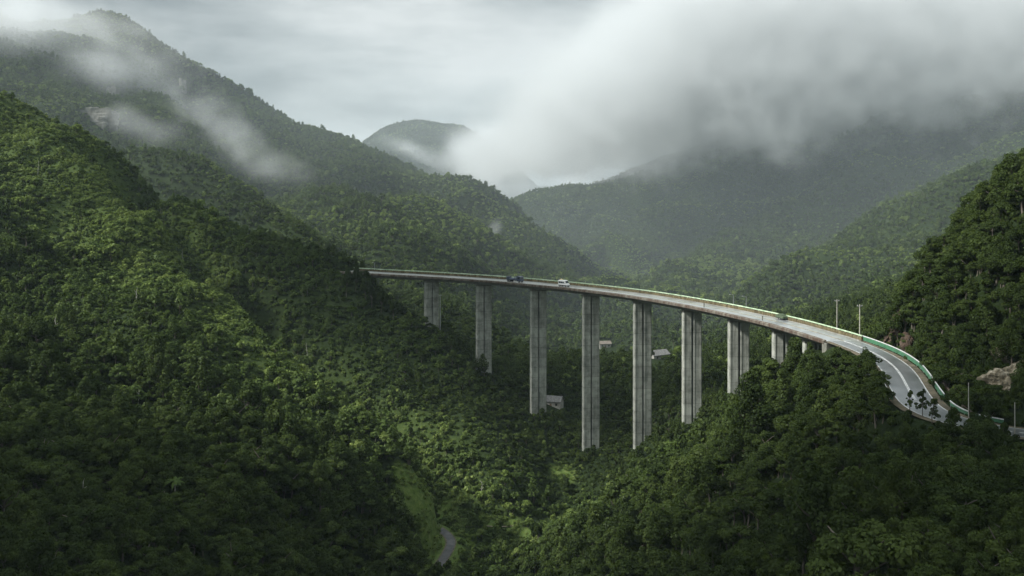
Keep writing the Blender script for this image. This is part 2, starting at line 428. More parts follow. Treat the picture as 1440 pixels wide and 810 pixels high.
def ground_mat():
    m, nt, N, L = new_mat('valley_ground')
    g = node(nt, 'ShaderNodeNewGeometry')
    n1 = noise(nt, g.outputs['Position'], 0.02, 6, 0.6)
    n2 = noise(nt, g.outputs['Position'], 0.35, 5, 0.6)
    mix = node(nt, 'ShaderNodeMath', operation='MULTIPLY_ADD'); L.new(n2, mix.inputs[0]); mix.inputs[1].default_value = 0.5; L.new(n1, mix.inputs[2])
    col0 = ramp(nt, mix.outputs[0], [(0.45, (0.009, 0.014, 0.005)), (0.75, (0.016, 0.026, 0.008)), (0.95, (0.028, 0.042, 0.013)), (1.08, (0.05, 0.055, 0.024))])
    ga = node(nt, 'ShaderNodeAttribute', attribute_name='grass')
    n3 = noise(nt, g.outputs['Position'], 0.55, 7, 0.75)
    gcol = ramp(nt, n3, [(0.3, (0.045, 0.075, 0.018)), (0.5, (0.095, 0.140, 0.034)), (0.7, (0.16, 0.185, 0.062))])
    gm = node(nt, 'ShaderNodeMix', data_type='RGBA'); L.new(ga.outputs['Fac'], gm.inputs[0]); L.new(col0, gm.inputs[6]); L.new(gcol, gm.inputs[7])
    col = gm.outputs[2]
    b = node(nt, 'ShaderNodeBsdfPrincipled'); L.new(col, b.inputs['Base Color']); b.inputs['Roughness'].default_value = 0.95; b.inputs['Specular IOR Level'].default_value = 0.1
    bp = node(nt, 'ShaderNodeBump'); bp.inputs['Strength'].default_value = 0.6; bp.inputs['Distance'].default_value = 1.0
    L.new(noise(nt, g.outputs['Position'], 0.5, 6, 0.65), bp.inputs['Height']); L.new(bp.outputs[0], b.inputs['Normal'])
    o = node(nt, 'ShaderNodeOutputMaterial'); L.new(b.outputs[0], o.inputs[0])
    return m
M['ground'] = ground_mat()

# terrain mesh
vv = np.stack([Xg, Yg, Zg], -1).reshape(-1, 3)
ii = np.arange(NU * ND).reshape(ND, NU)
ff = np.stack([ii[:-1, :-1], ii[:-1, 1:], ii[1:, 1:], ii[1:, :-1]], -1).reshape(-1, 4)
ter = link(bpy.data.objects.new('terrain', mesh_np('terrain', vv, ff, [M['ground']], True)))
tag(ter, kind='structure')
# =================================================================== foliage
def crown(seed, kind, nq, q):
    """leaf-clump quads over the lobes of one crown; unit radius, z up from the trunk foot"""
    r = np.random.default_rng(seed)
    lobes = []
    if kind == 'round':
        n = r.integers(13, 19)
        ex, ey = r.uniform(.8, 1.15, 2)
        for i in range(n):
            a = i * 2.4 + r.uniform(-.6, .6); rad = r.uniform(.15, .86) * (1 if i else 0)
            lobes.append((math.cos(a) * rad * ex, math.sin(a) * rad * ey, 1.25 + (0.65 - rad) * .85 + r.uniform(-.34, .24), r.uniform(.18, .44), r.uniform(.6, .9)))
    elif kind == 'spread':
        n = r.integers(10, 15)
        for i in range(n):
            a = i * 2.4 + r.uniform(-.5, .5); rad = r.uniform(.25, .85) * (1 if i else .1)
            lobes.append((math.cos(a) * rad, math.sin(a) * rad, 1.35 + r.uniform(-.32, .25) - rad * .25, r.uniform(.22, .38), r.uniform(.45, .65)))
    elif kind == 'tall':
        n = r.integers(9, 13)
        for i in range(n):
            t = i / (n - 1); a = i * 2.4 + r.uniform(-.4, .4); rad = (0.55 - .42 * t) * r.uniform(.5, 1.1)
            lobes.append((math.cos(a) * rad, math.sin(a) * rad, .95 + 1.55 * t, (.46 - .18 * t) * r.uniform(.8, 1.15), r.uniform(.8, 1.1)))
    elif kind == 'shrub':
        n = r.integers(5, 9)
        for i in range(n):
            a = i * 2.4 + r.uniform(-.5, .5); rad = r.uniform(.1, .62)
            lobes.append((math.cos(a) * rad, math.sin(a) * rad, .38 + r.uniform(-.1, .28), r.uniform(.28, .46), r.uniform(.7, 1.0)))
    elif kind == 'cone':
        n = 11
        for i in range(n):
            t = i / (n - 1); a = i * 2.4; rad = .34 * (1 - t)
            lobes.append((math.cos(a) * rad, math.sin(a) * rad, .7 + 2.3 * t, .50 * (1 - t) + .10, .8))
    elif kind == 'sparse':
        n = 30
        for i in range(n):
            t = r.uniform(0, 1); a = i * 2.4 + r.uniform(-.4, .4); rad = (.95 - .6 * t) * r.uniform(.1, 1.1)
            lobes.append((math.cos(a) * rad, math.sin(a) * rad, .8 + 1.7 * t, r.uniform(.12, .26), .7))
    lobes = np.array(lobes)
    w = lobes[:, 3] ** 2; w /= w.sum()
    li = r.choice(len(lobes), nq, p=w)
    lb = lobes[li]
    d = r.normal(size=(nq, 3)); d[:, 2] += 0.35
    d /= np.linalg.norm(d, axis=1)[:, None]
    rad = lb[:, 3] * (r.uniform(.55, 1.0, nq) ** .5) * r.uniform(.92, 1.12, nq)
    c = lb[:, :3] + d * rad[:, None] * np.stack([np.ones(nq), np.ones(nq), lb[:, 4]], 1)
    nn = d * .75 + r.normal(size=(nq, 3)) * .42 + np.array([0, 0, .35]); nn /= np.linalg.norm(nn, axis=1)[:, None]
    up = r.normal(size=(nq, 3))
    t1 = np.cross(nn, up); t1 /= np.linalg.norm(t1, axis=1)[:, None]; t2 = np.cross(nn, t1)
    sz = q * r.uniform(.55, 1.35, nq)
    asp = r.uniform(.55, 1.0, nq)
    a = t1 * sz[:, None]; b = t2 * (sz * asp)[:, None]
    bend = nn * (sz * .28)[:, None]
    v = np.stack([c - a * .5, c - b * .5 + bend * .6, c + a * .5, c + b * .5 + bend * .6], 1).reshape(-1, 3)
    f = np.arange(nq * 4).reshape(-1, 4)
    lt = r.uniform(0, 1, len(lobes))
    tint = np.repeat(np.clip(.5 * lt[li] + .5 * r.uniform(0, 1, nq), 0, 1), 4)
    return v, f, tint

def trunk(seed, h, r0, kind):
    """tapered trunk with a few limbs reaching into the crown"""
    r = np.random.default_rng(seed + 500)
    V, Fc = [], []
    def tube(p0, p1, a, b, n=6, bend=0.08):
        p0 = np.array(p0); p1 = np.array(p1); k = 4
        base = len(V)
        mid = (p0 + p1) / 2 + r.normal(size=3) * bend * np.linalg.norm(p1 - p0)
        ax_ = (p1 - p0) / np.linalg.norm(p1 - p0)
        e1 = np.cross(ax_, [0.3, 1, .2]); e1 /= np.linalg.norm(e1); e2 = np.cross(ax_, e1)
        for j in range(k + 1):
            t = j / k
            c = (1 - t) ** 2 * p0 + 2 * t * (1 - t) * mid + t * t * p1
            rr = a + (b - a) * t
            for i in range(n):
                th = 2 * math.pi * i / n
                V.append(c + (e1 * math.cos(th) + e2 * math.sin(th)) * rr)
        for j in range(k):
            for i in range(n):
                Fc.append((base + j * n + i, base + j * n + (i + 1) % n, base + (j + 1) * n + (i + 1) % n, base + (j + 1) * n + i))
    tube((0, 0, -.35), (r.normal() * .05, r.normal() * .05, h), r0, r0 * .45)
    if kind != 'cone':
        for i in range(5):
            a = i * 1.257 + r.uniform(-.4, .4); z = h * r.uniform(.5, .95)
            tube((0, 0, z), (math.cos(a) * .55, math.sin(a) * .55, z + r.uniform(.25, .55)), r0 * .5, r0 * .15, 5, .12)
    return np.array(V), np.array(Fc)

KINDS = ['round', 'spread', 'tall', 'shrub', 'cone', 'sparse']
TRUNKH = {'round': 1.1, 'spread': 1.2, 'tall': 1.6, 'shrub': .3, 'cone': 2.4, 'sparse': 2.0}
def crown_mesh(name, seed, kind, nq, q, mat):
    v, f, t = crown(seed, kind, nq, q)
    me = mesh_np(name, v, f, [mat])
    at = me.attributes.new('tint', 'FLOAT', 'POINT'); at.data.foreach_set('value', t.astype(np.float32))
    return me
def trunk_mesh(name, seed, kind, mat):
    v, f = trunk(seed, TRUNKH[kind], .07, kind)
    return mesh_np(name, v, f, [mat], True)
def tree_mesh_joined(name, seed, kind, nq, q, mats):
    """crown and trunk in one mesh, for the forest that reads as one mass"""
    v, f, t = crown(seed, kind, nq, q); v2, f2 = trunk(seed, TRUNKH[kind], .07, kind)
    me = mesh_np(name, np.vstack([v, v2]), np.vstack([f, f2 + len(v)]), mats)
    at = me.attributes.new('tint', 'FLOAT', 'POINT'); at.data.foreach_set('value', np.concatenate([t, np.zeros(len(v2))]).astype(np.float32))
    mi = np.concatenate([np.zeros(len(f), np.int32), np.ones(len(f2), np.int32)])
    me.polygons.foreach_set('material_index', mi)
    return me

# prototypes for the mass of the forest: index -> (kind, lod)
proto_col = bpy.data.collections.new('tree_kinds')
PROTO = {}
pi = 0
for lod, (nq, q) in enumerate([(2400, .12), (640, .21), (170, .39)]):
    for kind, nvar, mat in [('round', 3, 'leaf_dark'), ('spread', 3, 'leaf_dark'), ('tall', 2, 'leaf_dark'), ('round', 3, 'leaf_mid'), ('spread', 2, 'leaf_mid'), ('tall', 2, 'leaf_mid'), ('shrub', 2, 'leaf_mid'), ('shrub', 2, 'leaf_dark'), ('shrub', 2, 'leaf_light'), ('round', 2, 'leaf_light')]:
        for k in range(nvar):
            nm = 'tree_%03d' % pi
            me = tree_mesh_joined(nm, 100 + pi, kind, int(nq * (.55 if kind == 'shrub' else 1)), q * (1.25 if kind == 'shrub' else 1), [M[mat], M['bark']])
            o = bpy.data.objects.new(nm, me); proto_col.objects.link(o)
            PROTO.setdefault((kind, mat, lod), []).append(pi); pi += 1

def scatter_tree(name, pts, idx, rot, scl, sclz):
    """ONE object: points that carry tree instances (geometry nodes)"""
    me = bpy.data.meshes.new(name)
    me.vertices.add(len(pts)); me.vertices.foreach_set('co', np.asarray(pts, np.float32).ravel())
    for nm, tp, dat in [('kind_index', 'INT', idx.astype(np.int32))]:
        a = me.attributes.new(nm, tp, 'POINT'); a.data.foreach_set('value', dat)
    a = me.attributes.new('turn', 'FLOAT_VECTOR', 'POINT'); a.data.foreach_set('vector', rot.astype(np.float32).ravel())
    s3 = np.stack([scl, scl, sclz], 1)
    a = me.attributes.new('size', 'FLOAT_VECTOR', 'POINT'); a.data.foreach_set('vector', s3.astype(np.float32).ravel())
    o = link(bpy.data.objects.new(name, me))
    ng = bpy.data.node_groups.new(name, 'GeometryNodeTree')
    ng.interface.new_socket('Geometry', in_out='INPUT', socket_type='NodeSocketGeometry')
    ng.interface.new_socket('Geometry', in_out='OUTPUT', socket_type='NodeSocketGeometry')
    gi = ng.nodes.new('NodeGroupInput'); go = ng.nodes.new('NodeGroupOutput')
    ci = ng.nodes.new('GeometryNodeCollectionInfo'); ci.inputs['Collection'].default_value = proto_col
    ci.inputs['Separate Children'].default_value = True; ci.inputs['Reset Children'].default_value = True
    ip = ng.nodes.new('GeometryNodeInstanceOnPoints'); ip.inputs['Pick Instance'].default_value = True
    def attr(nm, tp):
        q = ng.nodes.new('GeometryNodeInputNamedAttribute'); q.data_type = tp; q.inputs['Name'].default_value = nm
        return q.outputs['Attribute']
    ng.links.new(gi.outputs[0], ip.inputs['Points']); ng.links.new(ci.outputs[0], ip.inputs['Instance'])
    ng.links.new(attr('kind_index', 'INT'), ip.inputs['Instance Index'])
    ng.links.new(attr('turn', 'FLOAT_VECTOR'), ip.inputs['Rotation'])
    ng.links.new(attr('size', 'FLOAT_VECTOR'), ip.inputs['Scale'])
    ng.links.new(ip.outputs[0], go.inputs[0])
    md = o.modifiers.new('forest', 'NODES'); md.node_group = ng
    return o

# ------------------------------------------------------ where the trees stand
def jgrid(x0, x1, y0, y1, cell):
    nx = int((x1 - x0) / cell); ny = int((y1 - y0) / cell)
    gx, gy = np.meshgrid(np.arange(nx), np.arange(ny))
    return (x0 + (gx + rng.uniform(0, 1, gx.shape)) * cell).ravel(), (y0 + (gy + rng.uniform(0, 1, gy.shape)) * cell).ravel()

crest = np.array([P(px, py, d)[:2] for px, py, d in [(0, 190, 590), (80, 215, 585), (150, 255, 560), (213, 307, 515), (250, 372, 478), (300, 430, 450), (350, 467, 430), (420, 528, 402), (500, 590, 380), (560, 640, 366)]])
def poly_dist(x, y, pl):
    best = np.full(x.shape, 1e9)
    for a, b in zip(pl[:-1], pl[1:]):
        ab = b - a; t = np.clip(((x - a[0]) * ab[0] + (y - a[1]) * ab[1]) / (ab @ ab), 0, 1)
        best = np.minimum(best, np.hypot(x - a[0] - t * ab[0], y - a[1] - t * ab[1]))
    return best
# grassy clearings of the photo: photo pixel, radius in metres
clear = [(575, 688, 9), (590, 697, 9), (608, 712, 9), (630, 722, 8), (615, 760, 6), (606, 775, 7), (612, 788, 6), (650, 735, 5), (690, 738, 5), (720, 739, 5),
         (765, 742, 6), (780, 738, 7), (800, 728, 7), (825, 716, 6), (850, 702, 5), (787, 662, 7), (800, 668, 6), (743, 752, 5), (640, 795, 5), (648, 775, 4), (660, 765, 4)]
CLR = [(ray_ground(px, py), r * .58) for px, py, r in clear]
def clear_w(x, y):
    w = np.zeros(x.shape)
    for q, r in CLR:
        w = np.maximum(w, 1 - smooth(r * .75, r * 1.35, np.hypot(x - q[0], (y - q[1]) * .8)))
    return w
gw = np.zeros(Xg.shape); mg = (Yg > 250) & (Yg < 480)
gw[mg] = clear_w(Xg[mg], Yg[mg])
a_ = ter.data.attributes.new('grass', 'FLOAT', 'POINT')
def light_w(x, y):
    """shrubby light green growth along the spur crest, sunlight partly put into its colour"""
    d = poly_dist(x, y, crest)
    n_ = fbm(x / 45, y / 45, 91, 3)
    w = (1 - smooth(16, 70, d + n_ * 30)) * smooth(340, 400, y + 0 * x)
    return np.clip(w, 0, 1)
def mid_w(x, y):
    """woods with sunlit brightness put into paler leaf colour: left spur face, far mountainsides"""
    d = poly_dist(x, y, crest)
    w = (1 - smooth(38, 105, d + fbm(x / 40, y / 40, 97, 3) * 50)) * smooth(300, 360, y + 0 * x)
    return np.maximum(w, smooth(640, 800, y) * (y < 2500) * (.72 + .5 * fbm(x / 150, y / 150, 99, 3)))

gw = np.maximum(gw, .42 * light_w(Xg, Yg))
gw = np.maximum(gw, (1 - smooth(3.0, 8.0, ld)) * .9)
a_.data.foreach_set('value', gw.ravel().astype(np.float32))
house_px = [(777, 569, 'a'), (925, 503, 'b'), (850, 487, 'c')]
HOUSE = []
for px, py, nm in house_px:
    q = ray_ground(px, py, 420); HOUSE.append((px, py, q))

def visible(x, y, z, margin):
    """terrain occlusion seen from the camera, with a margin in metres"""
    ok = np.ones(x.shape, bool)
    for t in np.linspace(.12, .985, 70):
        ok &= (CZ + (z - CZ) * t + margin * (1.0 - t * .2)) > H(x * t, np.maximum(y * t, 43))
    return ok

def near_row(py):
    PYY = HY + (CZ - AX[:, 2]) * F / AX[:, 1]
    return int(np.argmin(np.abs(PYY - py)))
T = []    # x, y, z, radius, zscale, kind code
def gather(x, y, rmin, rmax, cell, lod_of):
    u = x / y
    k = (np.abs(u) < .56 + 14 / y); x, y = x[k], y[k]
    px = 720 + F * x / y
    z = H(x, y)
    gx_ = (H(x + 1.5, y) - H(x - 1.5, y)) / 3; gy_ = (H(x, y + 1.5) - H(x, y - 1.5)) / 3
    lw = light_w(x, y); cw = clear_w(x, y)
    big = fbm(x / 70, y / 70, 13, 3)
    rr = rmin + (rmax - rmin) * rng.beta(1.6, 2.6, len(x)) * (1 + .6 * big)
    if rmax > 4.5: rr = np.where(y > 260, np.minimum(rr, 1.0 + rr * (1.0 - .45 * smooth(260, 420, y))), rr)
    if rmax > 4.5: rr = rr * (1 - .30 * smooth(260, 420, y))
    rr = rr * np.where(rng.uniform(0, 1, len(x)) < .07, 1.55, 1.0)
    rr = rr * (1 - .3 * lw)
    z = z + .32 * np.clip(np.hypot(gx_, gy_) - .35, 0, 2.2) * rr
    keep = rng.uniform(0, 1, len(x)) > cw * 1.2
    rdist = np.full(x.shape, 1e9); m = (y < 620) & (y > 120)
    side = np.zeros(x.shape); rdist[m], _, side[m] = road_dist(x[m], y[m], i_end - 6, len(AX))
    keep &= rdist > 5.6 + rr * .62
    lo = np.hypot(x[:, None] - LANE[None, ::3, 0], y[:, None] - LANE[None, ::3, 1]).min(1)
    keep &= lo > 2.4 + rr * .8
    # under the deck only what stays below it
    dd = np.full(x.shape, 1e9); dd[m], _, _ = road_dist(x[m], y[m], i_start + 1, i_end)
    top = z + rr * 2.0
    keep &= ~((dd < 7.5 + rr) & (top > ROADZ - 2.6))
    for q in PIERS: keep &= np.hypot(x - q[0], y - q[1]) > 4.6 + rr * .35
    py = HY + (CZ - z) * F / y; pyt = HY + (CZ - top) * F / y; rp = rr * F / y
    kn = (px > 1080) & (px < 1372) & (y > 150) & (y < 335) & (py > 500 + 0 * px - 40 * (px < 1200))
    lim = np.interp(px, [1090, 1140, 1165, 1195, 1222, 1236, 1250, 1262, 1280, 1300, 1320, 1340, 1372], [474, 487, 491, 488, 486, 505, 535, 560, 568, 576, 584, 588, 592])
    keep &= ~(kn & ((side > 0) | (px < 1240)) & (HY + (CZ - (z + rr * 1.75)) * F / y < lim))
    # keep the view of the small houses open
    for hx, hy, q in HOUSE:
        keep &= ~((np.abs(px - hx) < 9 + rp) & (pyt < hy + 2) & (py > hy - 14) & (y < q[1] + 9) & (y > q[1] - 55))
        keep &= np.hypot(x - q[0], y - q[1]) > 6 + rr * .6
    for q in LANE[::4]:
        lx = 720 + F * q[0] / q[1]; ly = HY + (CZ - q[2]) * F / q[1]
        keep &= ~((np.abs(px - lx) < 2.5 + rp * .8) & (pyt < ly + 1) & (py > ly - 6) & (y < q[1] + 3) & (y > q[1] - 60))
    for q in AX[near_row(572)::3]:
        lx = 720 + F * q[0] / q[1]; ly = HY + (CZ - q[2]) * F / q[1]
        keep &= ~((np.abs(px - lx) < rp * .55) & (pyt < ly - 1) & (py > ly - 4) & (y < q[1] + 2) & (y > q[1] - 35) & (px < 1470))
    keep &= ~((lw > .45) & (rmax > 4.5) & (rng.uniform(0, 1, len(x)) < .4))
    x, y, z, rr, lw, cw, top = [a[keep] for a in (x, y, z, rr, lw, cw, top)]
    vis = visible(x, y, top, 7.0)
    x, y, z, rr, lw, cw = [a[vis] for a in (x, y, z, rr, lw, cw)]
    r1 = rng.uniform(0, 1, len(x)); r2 = rng.uniform(0, 1, len(x))
    rg_ = smooth(.60, .86, look(RDG, x, y)) * smooth(650, 850, y) * smooth(-.2, .3, fbm(x / 130, y / 130, 63, 3) + .15)
    lightp = np.clip(.025 * smooth(300, 500, y) + .60 * lw + .3 * cw + .75 * rg_, 0, 1)  # lit spur and ridges partly made by lighter leaf colour
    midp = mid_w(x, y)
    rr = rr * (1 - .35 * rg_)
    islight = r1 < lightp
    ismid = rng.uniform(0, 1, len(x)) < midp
    shr = (rr < 1.9) | (r2 < .5 * lw)
    out = []
    for i in range(len(x)):
        if shr[i]: kd = 'shrub'
        else:
            t = r2[i] * .999
            kd = 'round' if (t < .48 or islight[i]) else ('spread' if t < .84 else 'tall')
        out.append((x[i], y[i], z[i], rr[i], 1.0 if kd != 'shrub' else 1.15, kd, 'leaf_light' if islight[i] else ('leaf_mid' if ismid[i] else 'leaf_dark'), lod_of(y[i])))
    return out
fd = i_end - 1
PIER_PX = [605, 679, 755, 831.5, 903, 972, 1039.5, 1100.5, 1144]
PIERS = []
for p_ in PIER_PX:
    k = int(np.argmin(np.abs(PXX[:i_end + 4] - p_))); PIERS.append(AX[k])

x, y = jgrid(-460, 460, 78, 720, 3.5)
k = y < 720
T += gather(x[k], y[k], 1.0, 5.0, 3.5, lambda d: 0 if d < 300 else 1)
x, y = jgrid(-460, 460, 78, 720, 2.7)          # understorey that closes the gaps
T += gather(x, y, .7, 2.2, 2.8, lambda d: 1 if d < 330 else 2)
x, y = jgrid(-1300, 1300, 720, 2150, 3.7)
T += gather(x, y, 1.3, 3.1, 3.7, lambda d: 2)
# low bright scrub on the sunny spur
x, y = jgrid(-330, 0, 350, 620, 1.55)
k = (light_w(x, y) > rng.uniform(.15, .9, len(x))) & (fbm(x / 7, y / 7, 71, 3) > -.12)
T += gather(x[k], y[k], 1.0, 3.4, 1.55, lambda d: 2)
# tussocks in the clearings
x, y = jgrid(-60, 60, 300, 470, 1.3)
k = (clear_w(x, y) > .35) & (rng.uniform(0, 1, len(x)) < .45)
k &= np.hypot(x[:, None] - LANE[None, ::3, 0], y[:, None] - LANE[None, ::3, 1]).min(1) > 3.2
x, y = x[k], y[k]; z = H(x, y); rr = rng.uniform(.7, 1.7, len(x))
T += [(a, b, c - .1, e, 1.0, 'shrub', 'leaf_light', 2) for a, b, c, e in zip(x, y, z, rr)]
# the steep cliff side right of the road: low scrub close together
x, y = jgrid(95, 185, 212, 312, 2.1)
k = x / y > .36
T += gather(x[k], y[k], .8, 2.4, 2.1, lambda d: 0)
x, y = jgrid(-800, 300, 2700, 4000, 8.0)
T += gather(x, y, 3.6, 7.5, 8.0, lambda d: 2)

# the 300 that show largest stand as trees of their own
TA = np.array([(t[0], t[1], t[2], t[3]) for t in T])
pxs = 720 + F * TA[:, 0] / TA[:, 1]; pyt = HY + (CZ - TA[:, 2] - TA[:, 3] * 1.6) * F / TA[:, 1]
inside = (pxs > -20) & (pxs < 1460) & (pyt < 815) & (pyt > 0)
score = np.where(inside & np.array([t[5] != 'shrub' for t in T]), TA[:, 3] / TA[:, 1], 0)
order = np.argsort(-score)[:270]
chosen = set(order.tolist())

SRC = {}
def tree_source(kind, mat, var):
    key = (kind, mat, var)
    if key not in SRC:
        sd = 900 + KINDS.index(kind) * 40 + var * 7 + (3 if mat == 'leaf_light' else 0)
        SRC[key] = (crown_mesh('crown_' + kind, sd, kind, 5200 if kind != 'shrub' else 2200, .086 if kind != 'shrub' else .13, M[mat]), trunk_mesh('trunk_' + kind, sd, kind, M['bark']))
    return SRC[key]
PROTOTREE = {}
def place_tree(name, x, y, z, r, kind, mat, label, cat, group, var=0, zs=1.0, rot=None):
    """copies the tree of this kind with its trunk and crown"""
    key = (name, kind, mat, var)
    if key not in PROTOTREE:
        root = empty(name)
        cm, tm = tree_source(kind, mat, var)
        c_ = bpy.data.objects.new('crown', cm); link(c_, root)
        t_ = bpy.data.objects.new('trunk', tm); link(t_, root)
        PROTOTREE[key] = (root, (c_, t_))
    else:
        pr, ch = PROTOTREE[key]
        root = pr.copy(); COL.objects.link(root)
        for c in ch:
            q = c.copy(); COL.objects.link(q); q.parent = root
    root.location = (x, y, z - .15 * r); root.scale = (r, r, r * zs)
    root.rotation_euler = (random.uniform(-.06, .06), random.uniform(-.06, .06), random.uniform(0, 6.28) if rot is None else rot)
    tag(root, label, cat, group)
    return root

WORDS = {'round': 'rounded', 'spread': 'wide layered', 'tall': 'tall narrow'}
def region(px, py, y):
    if px > 960: return 'wooded slope below the road bend, near right corner' if py > 640 else 'wooded knoll between the valley and road bend'
    if px < 330: return 'shaded left hillside, nearest the lower left corner' if py > 560 else 'open left hillside above the shaded corner'
    if px < 640: return 'foot of the left hillside above the valley lane'
    return 'dark valley bottom below the tallest piers'
for i in order:
    x, y, z, r, zs, kd, mt, lod = T[i]
    px = pxs[i]; py = pyt[i]
    hue = {'leaf_light': 'light green', 'leaf_mid': 'mid green'}.get(mt, 'dark green')
    lab = '%s %s crown in the %s' % (WORDS.get(kd, 'rounded'), hue, region(px, py, y))
    place_tree('forest_tree', x, y, z, r, kd, mt, lab, 'tree', lab.replace(' crown in', ' trees of'), var=random.randrange(3), zs=zs * random.uniform(.85, 1.2))

def mass(name, pick, label, cat):
    rows = [t for i, t in enumerate(T) if i not in chosen and pick(t)]
    if not rows: return
    pts = np.array([(t[0], t[1], t[2] - .2 * t[3]) for t in rows])
    idx = np.array([random.choice(PROTO[(t[5], t[6], t[7])] if (t[5], t[6], t[7]) in PROTO else PROTO[('round', 'leaf_dark', t[7])]) for t in rows])
    n_ = len(rows)
    rot = np.stack([rng.uniform(-.09, .09, n_), rng.uniform(-.09, .09, n_), rng.uniform(0, 6.28, n_)], 1)
    s = np.array([t[3] for t in rows]); sz = s * np.array([t[4] for t in rows]) * rng.uniform(.8, 1.25, n_)
    o = scatter_tree(name, pts, idx, rot, s, sz)
    tag(o, label, cat, kind='stuff')
mass('forest_canopy', lambda t: t[1] < 720 and t[5] != 'shrub', 'dense green canopy covering the near slopes and the valley floor', 'forest')
mass('undergrowth', lambda t: t[1] < 720 and t[5] == 'shrub', 'low green shrubs filling gaps between the near trees', 'undergrowth')
mass('far_forest', lambda t: t[1] >= 720, 'hazy woods covering the far mountainsides behind the viaduct', 'forest')
# =================================================================== viaduct
def concrete(name, lo, hi, stain=None, lines=0.0):
    """weathered concrete: cloudy tone, vertical run-off streaks, faint pour joints"""
    m, nt, N, L = new_mat(name)
    g = node(nt, 'ShaderNodeNewGeometry')
    mp = node(nt, 'ShaderNodeMapping'); mp.inputs['Scale'].default_value = (1.6, 1.6, .07); L.new(g.outputs['Position'], mp.inputs[0])
    st = noise(nt, mp.outputs[0], 1.0, 6, .65)
    cl = noise(nt, g.outputs['Position'], .35, 5, .6)
    a = node(nt, 'ShaderNodeMath', operation='MULTIPLY_ADD'); L.new(st, a.inputs[0]); a.inputs[1].default_value = .65; L.new(cl, a.inputs[2])
    col = ramp(nt, a.outputs[0], [(.5, lo), (.95, hi)])
    if stain:
        mx = node(nt, 'ShaderNodeMix', data_type='RGBA'); mx.inputs[7].default_value = (*stain, 1); L.new(col, mx.inputs[6])
        mp2 = node(nt, 'ShaderNodeMapping'); mp2.inputs['Scale'].default_value = (.9, .9, .25); L.new(g.outputs['Position'], mp2.inputs[0])
        rr = ramp(nt, noise(nt, mp2.outputs[0], .8, 5, .7), [(.38, (0, 0, 0)), (.6, (1, 1, 1))])
        L.new(rr, mx.inputs[0]); col = mx.outputs[2]
    if lines:
        sx = node(nt, 'ShaderNodeSeparateXYZ'); L.new(g.outputs['Position'], sx.inputs[0])
        md = node(nt, 'ShaderNodeMath', operation='PINGPONG'); L.new(sx.outputs[2], md.inputs[0]); md.inputs[1].default_value = lines / 2
        lt = node(nt, 'ShaderNodeMath', operation='LESS_THAN'); L.new(md.outputs[0], lt.inputs[0]); lt.inputs[1].default_value = .10
        fl = node(nt, 'ShaderNodeMath', operation='SNAP'); L.new(sx.outputs[2], fl.inputs[0]); fl.inputs[1].default_value = lines
        wn = node(nt, 'ShaderNodeTexWhiteNoise', noise_dimensions='1D'); L.new(fl.outputs[0], wn.inputs['W'])
        k = node(nt, 'ShaderNodeMath', operation='MULTIPLY_ADD'); L.new(lt.outputs[0], k.inputs[0]); k.inputs[1].default_value = -.30
        k2 = node(nt, 'ShaderNodeMath', operation='MULTIPLY_ADD'); L.new(wn.outputs[0], k2.inputs[0]); k2.inputs[1].default_value = .26; k2.inputs[2].default_value = .80
        L.new(k2.outputs[0], k.inputs[2])
        hs = node(nt, 'ShaderNodeHueSaturation'); L.new(col, hs.inputs['Color']); L.new(k.outputs[0], hs.inputs['Value']); col = hs.outputs[0]
    b = node(nt, 'ShaderNodeBsdfPrincipled'); L.new(col, b.inputs['Base Color']); b.inputs['Roughness'].default_value = .85; b.inputs['Specular IOR Level'].default_value = .2
    bp = node(nt, 'ShaderNodeBump'); bp.inputs['Strength'].default_value = .3; L.new(cl, bp.inputs['Height']); L.new(bp.outputs[0], b.inputs['Normal'])
    o = node(nt, 'ShaderNodeOutputMaterial'); L.new(b.outputs[0], o.inputs[0])
    return m
M['pier'] = concrete('pier_concrete', (.11, .118, .098), (.40, .41, .355), lines=4.6)
M['girder'] = concrete('girder_concrete', (.10, .10, .085), (.22, .215, .18))
M['parapet'] = concrete('parapet_concrete', (.10, .09, .075), (.21, .195, .16), stain=(.075, .05, .036))
M['parapet_far'] = concrete('far_parapet_concrete', (.10, .085, .045), (.19, .16, .09), stain=(.07, .055, .028))

def wet_road(name, c0, c1, patch=True):
    m, nt, N, L = new_mat(name)
    g = node(nt, 'ShaderNodeNewGeometry')
    n1 = noise(nt, g.outputs['Position'], .16, 6, .65)
    n2 = noise(nt, g.outputs['Position'], 1.7, 4, .6)
    a = node(nt, 'ShaderNodeMath', operation='MULTIPLY_ADD'); L.new(n2, a.inputs[0]); a.inputs[1].default_value = .25; L.new(n1, a.inputs[2])
    col = ramp(nt, a.outputs[0], [(.44, c0), (.75, c1)])
    b = node(nt, 'ShaderNodeBsdfPrincipled'); L.new(col, b.inputs['Base Color'])
    rg = node(nt, 'ShaderNodeMapRange'); rg.inputs[1].default_value = .4; rg.inputs[2].default_value = .7; rg.inputs[3].default_value = .2; rg.inputs[4].default_value = .45
    L.new(a.outputs[0], rg.inputs[0]); L.new(rg.outputs[0], b.inputs['Roughness'])
    b.inputs['Specular IOR Level'].default_value = .6
    b.inputs['Coat Weight'].default_value = 1.0; b.inputs['Coat Roughness'].default_value = .28
    bp = node(nt, 'ShaderNodeBump'); bp.inputs['Strength'].default_value = .06; bp.inputs['Distance'].default_value = .1; L.new(n2, bp.inputs['Height']); L.new(bp.outputs[0], b.inputs['Normal'])
    o = node(nt, 'ShaderNodeOutputMaterial'); L.new(b.outputs[0], o.inputs[0])
    return m
M['road'] = wet_road('wet_pavement', (.12, .127, .13), (.34, .352, .355))
M['lane'] = pbr('lane_asphalt', [(.35, (.05, .05, .052)), (.65, (.12, .115, .115))], .35, .6)
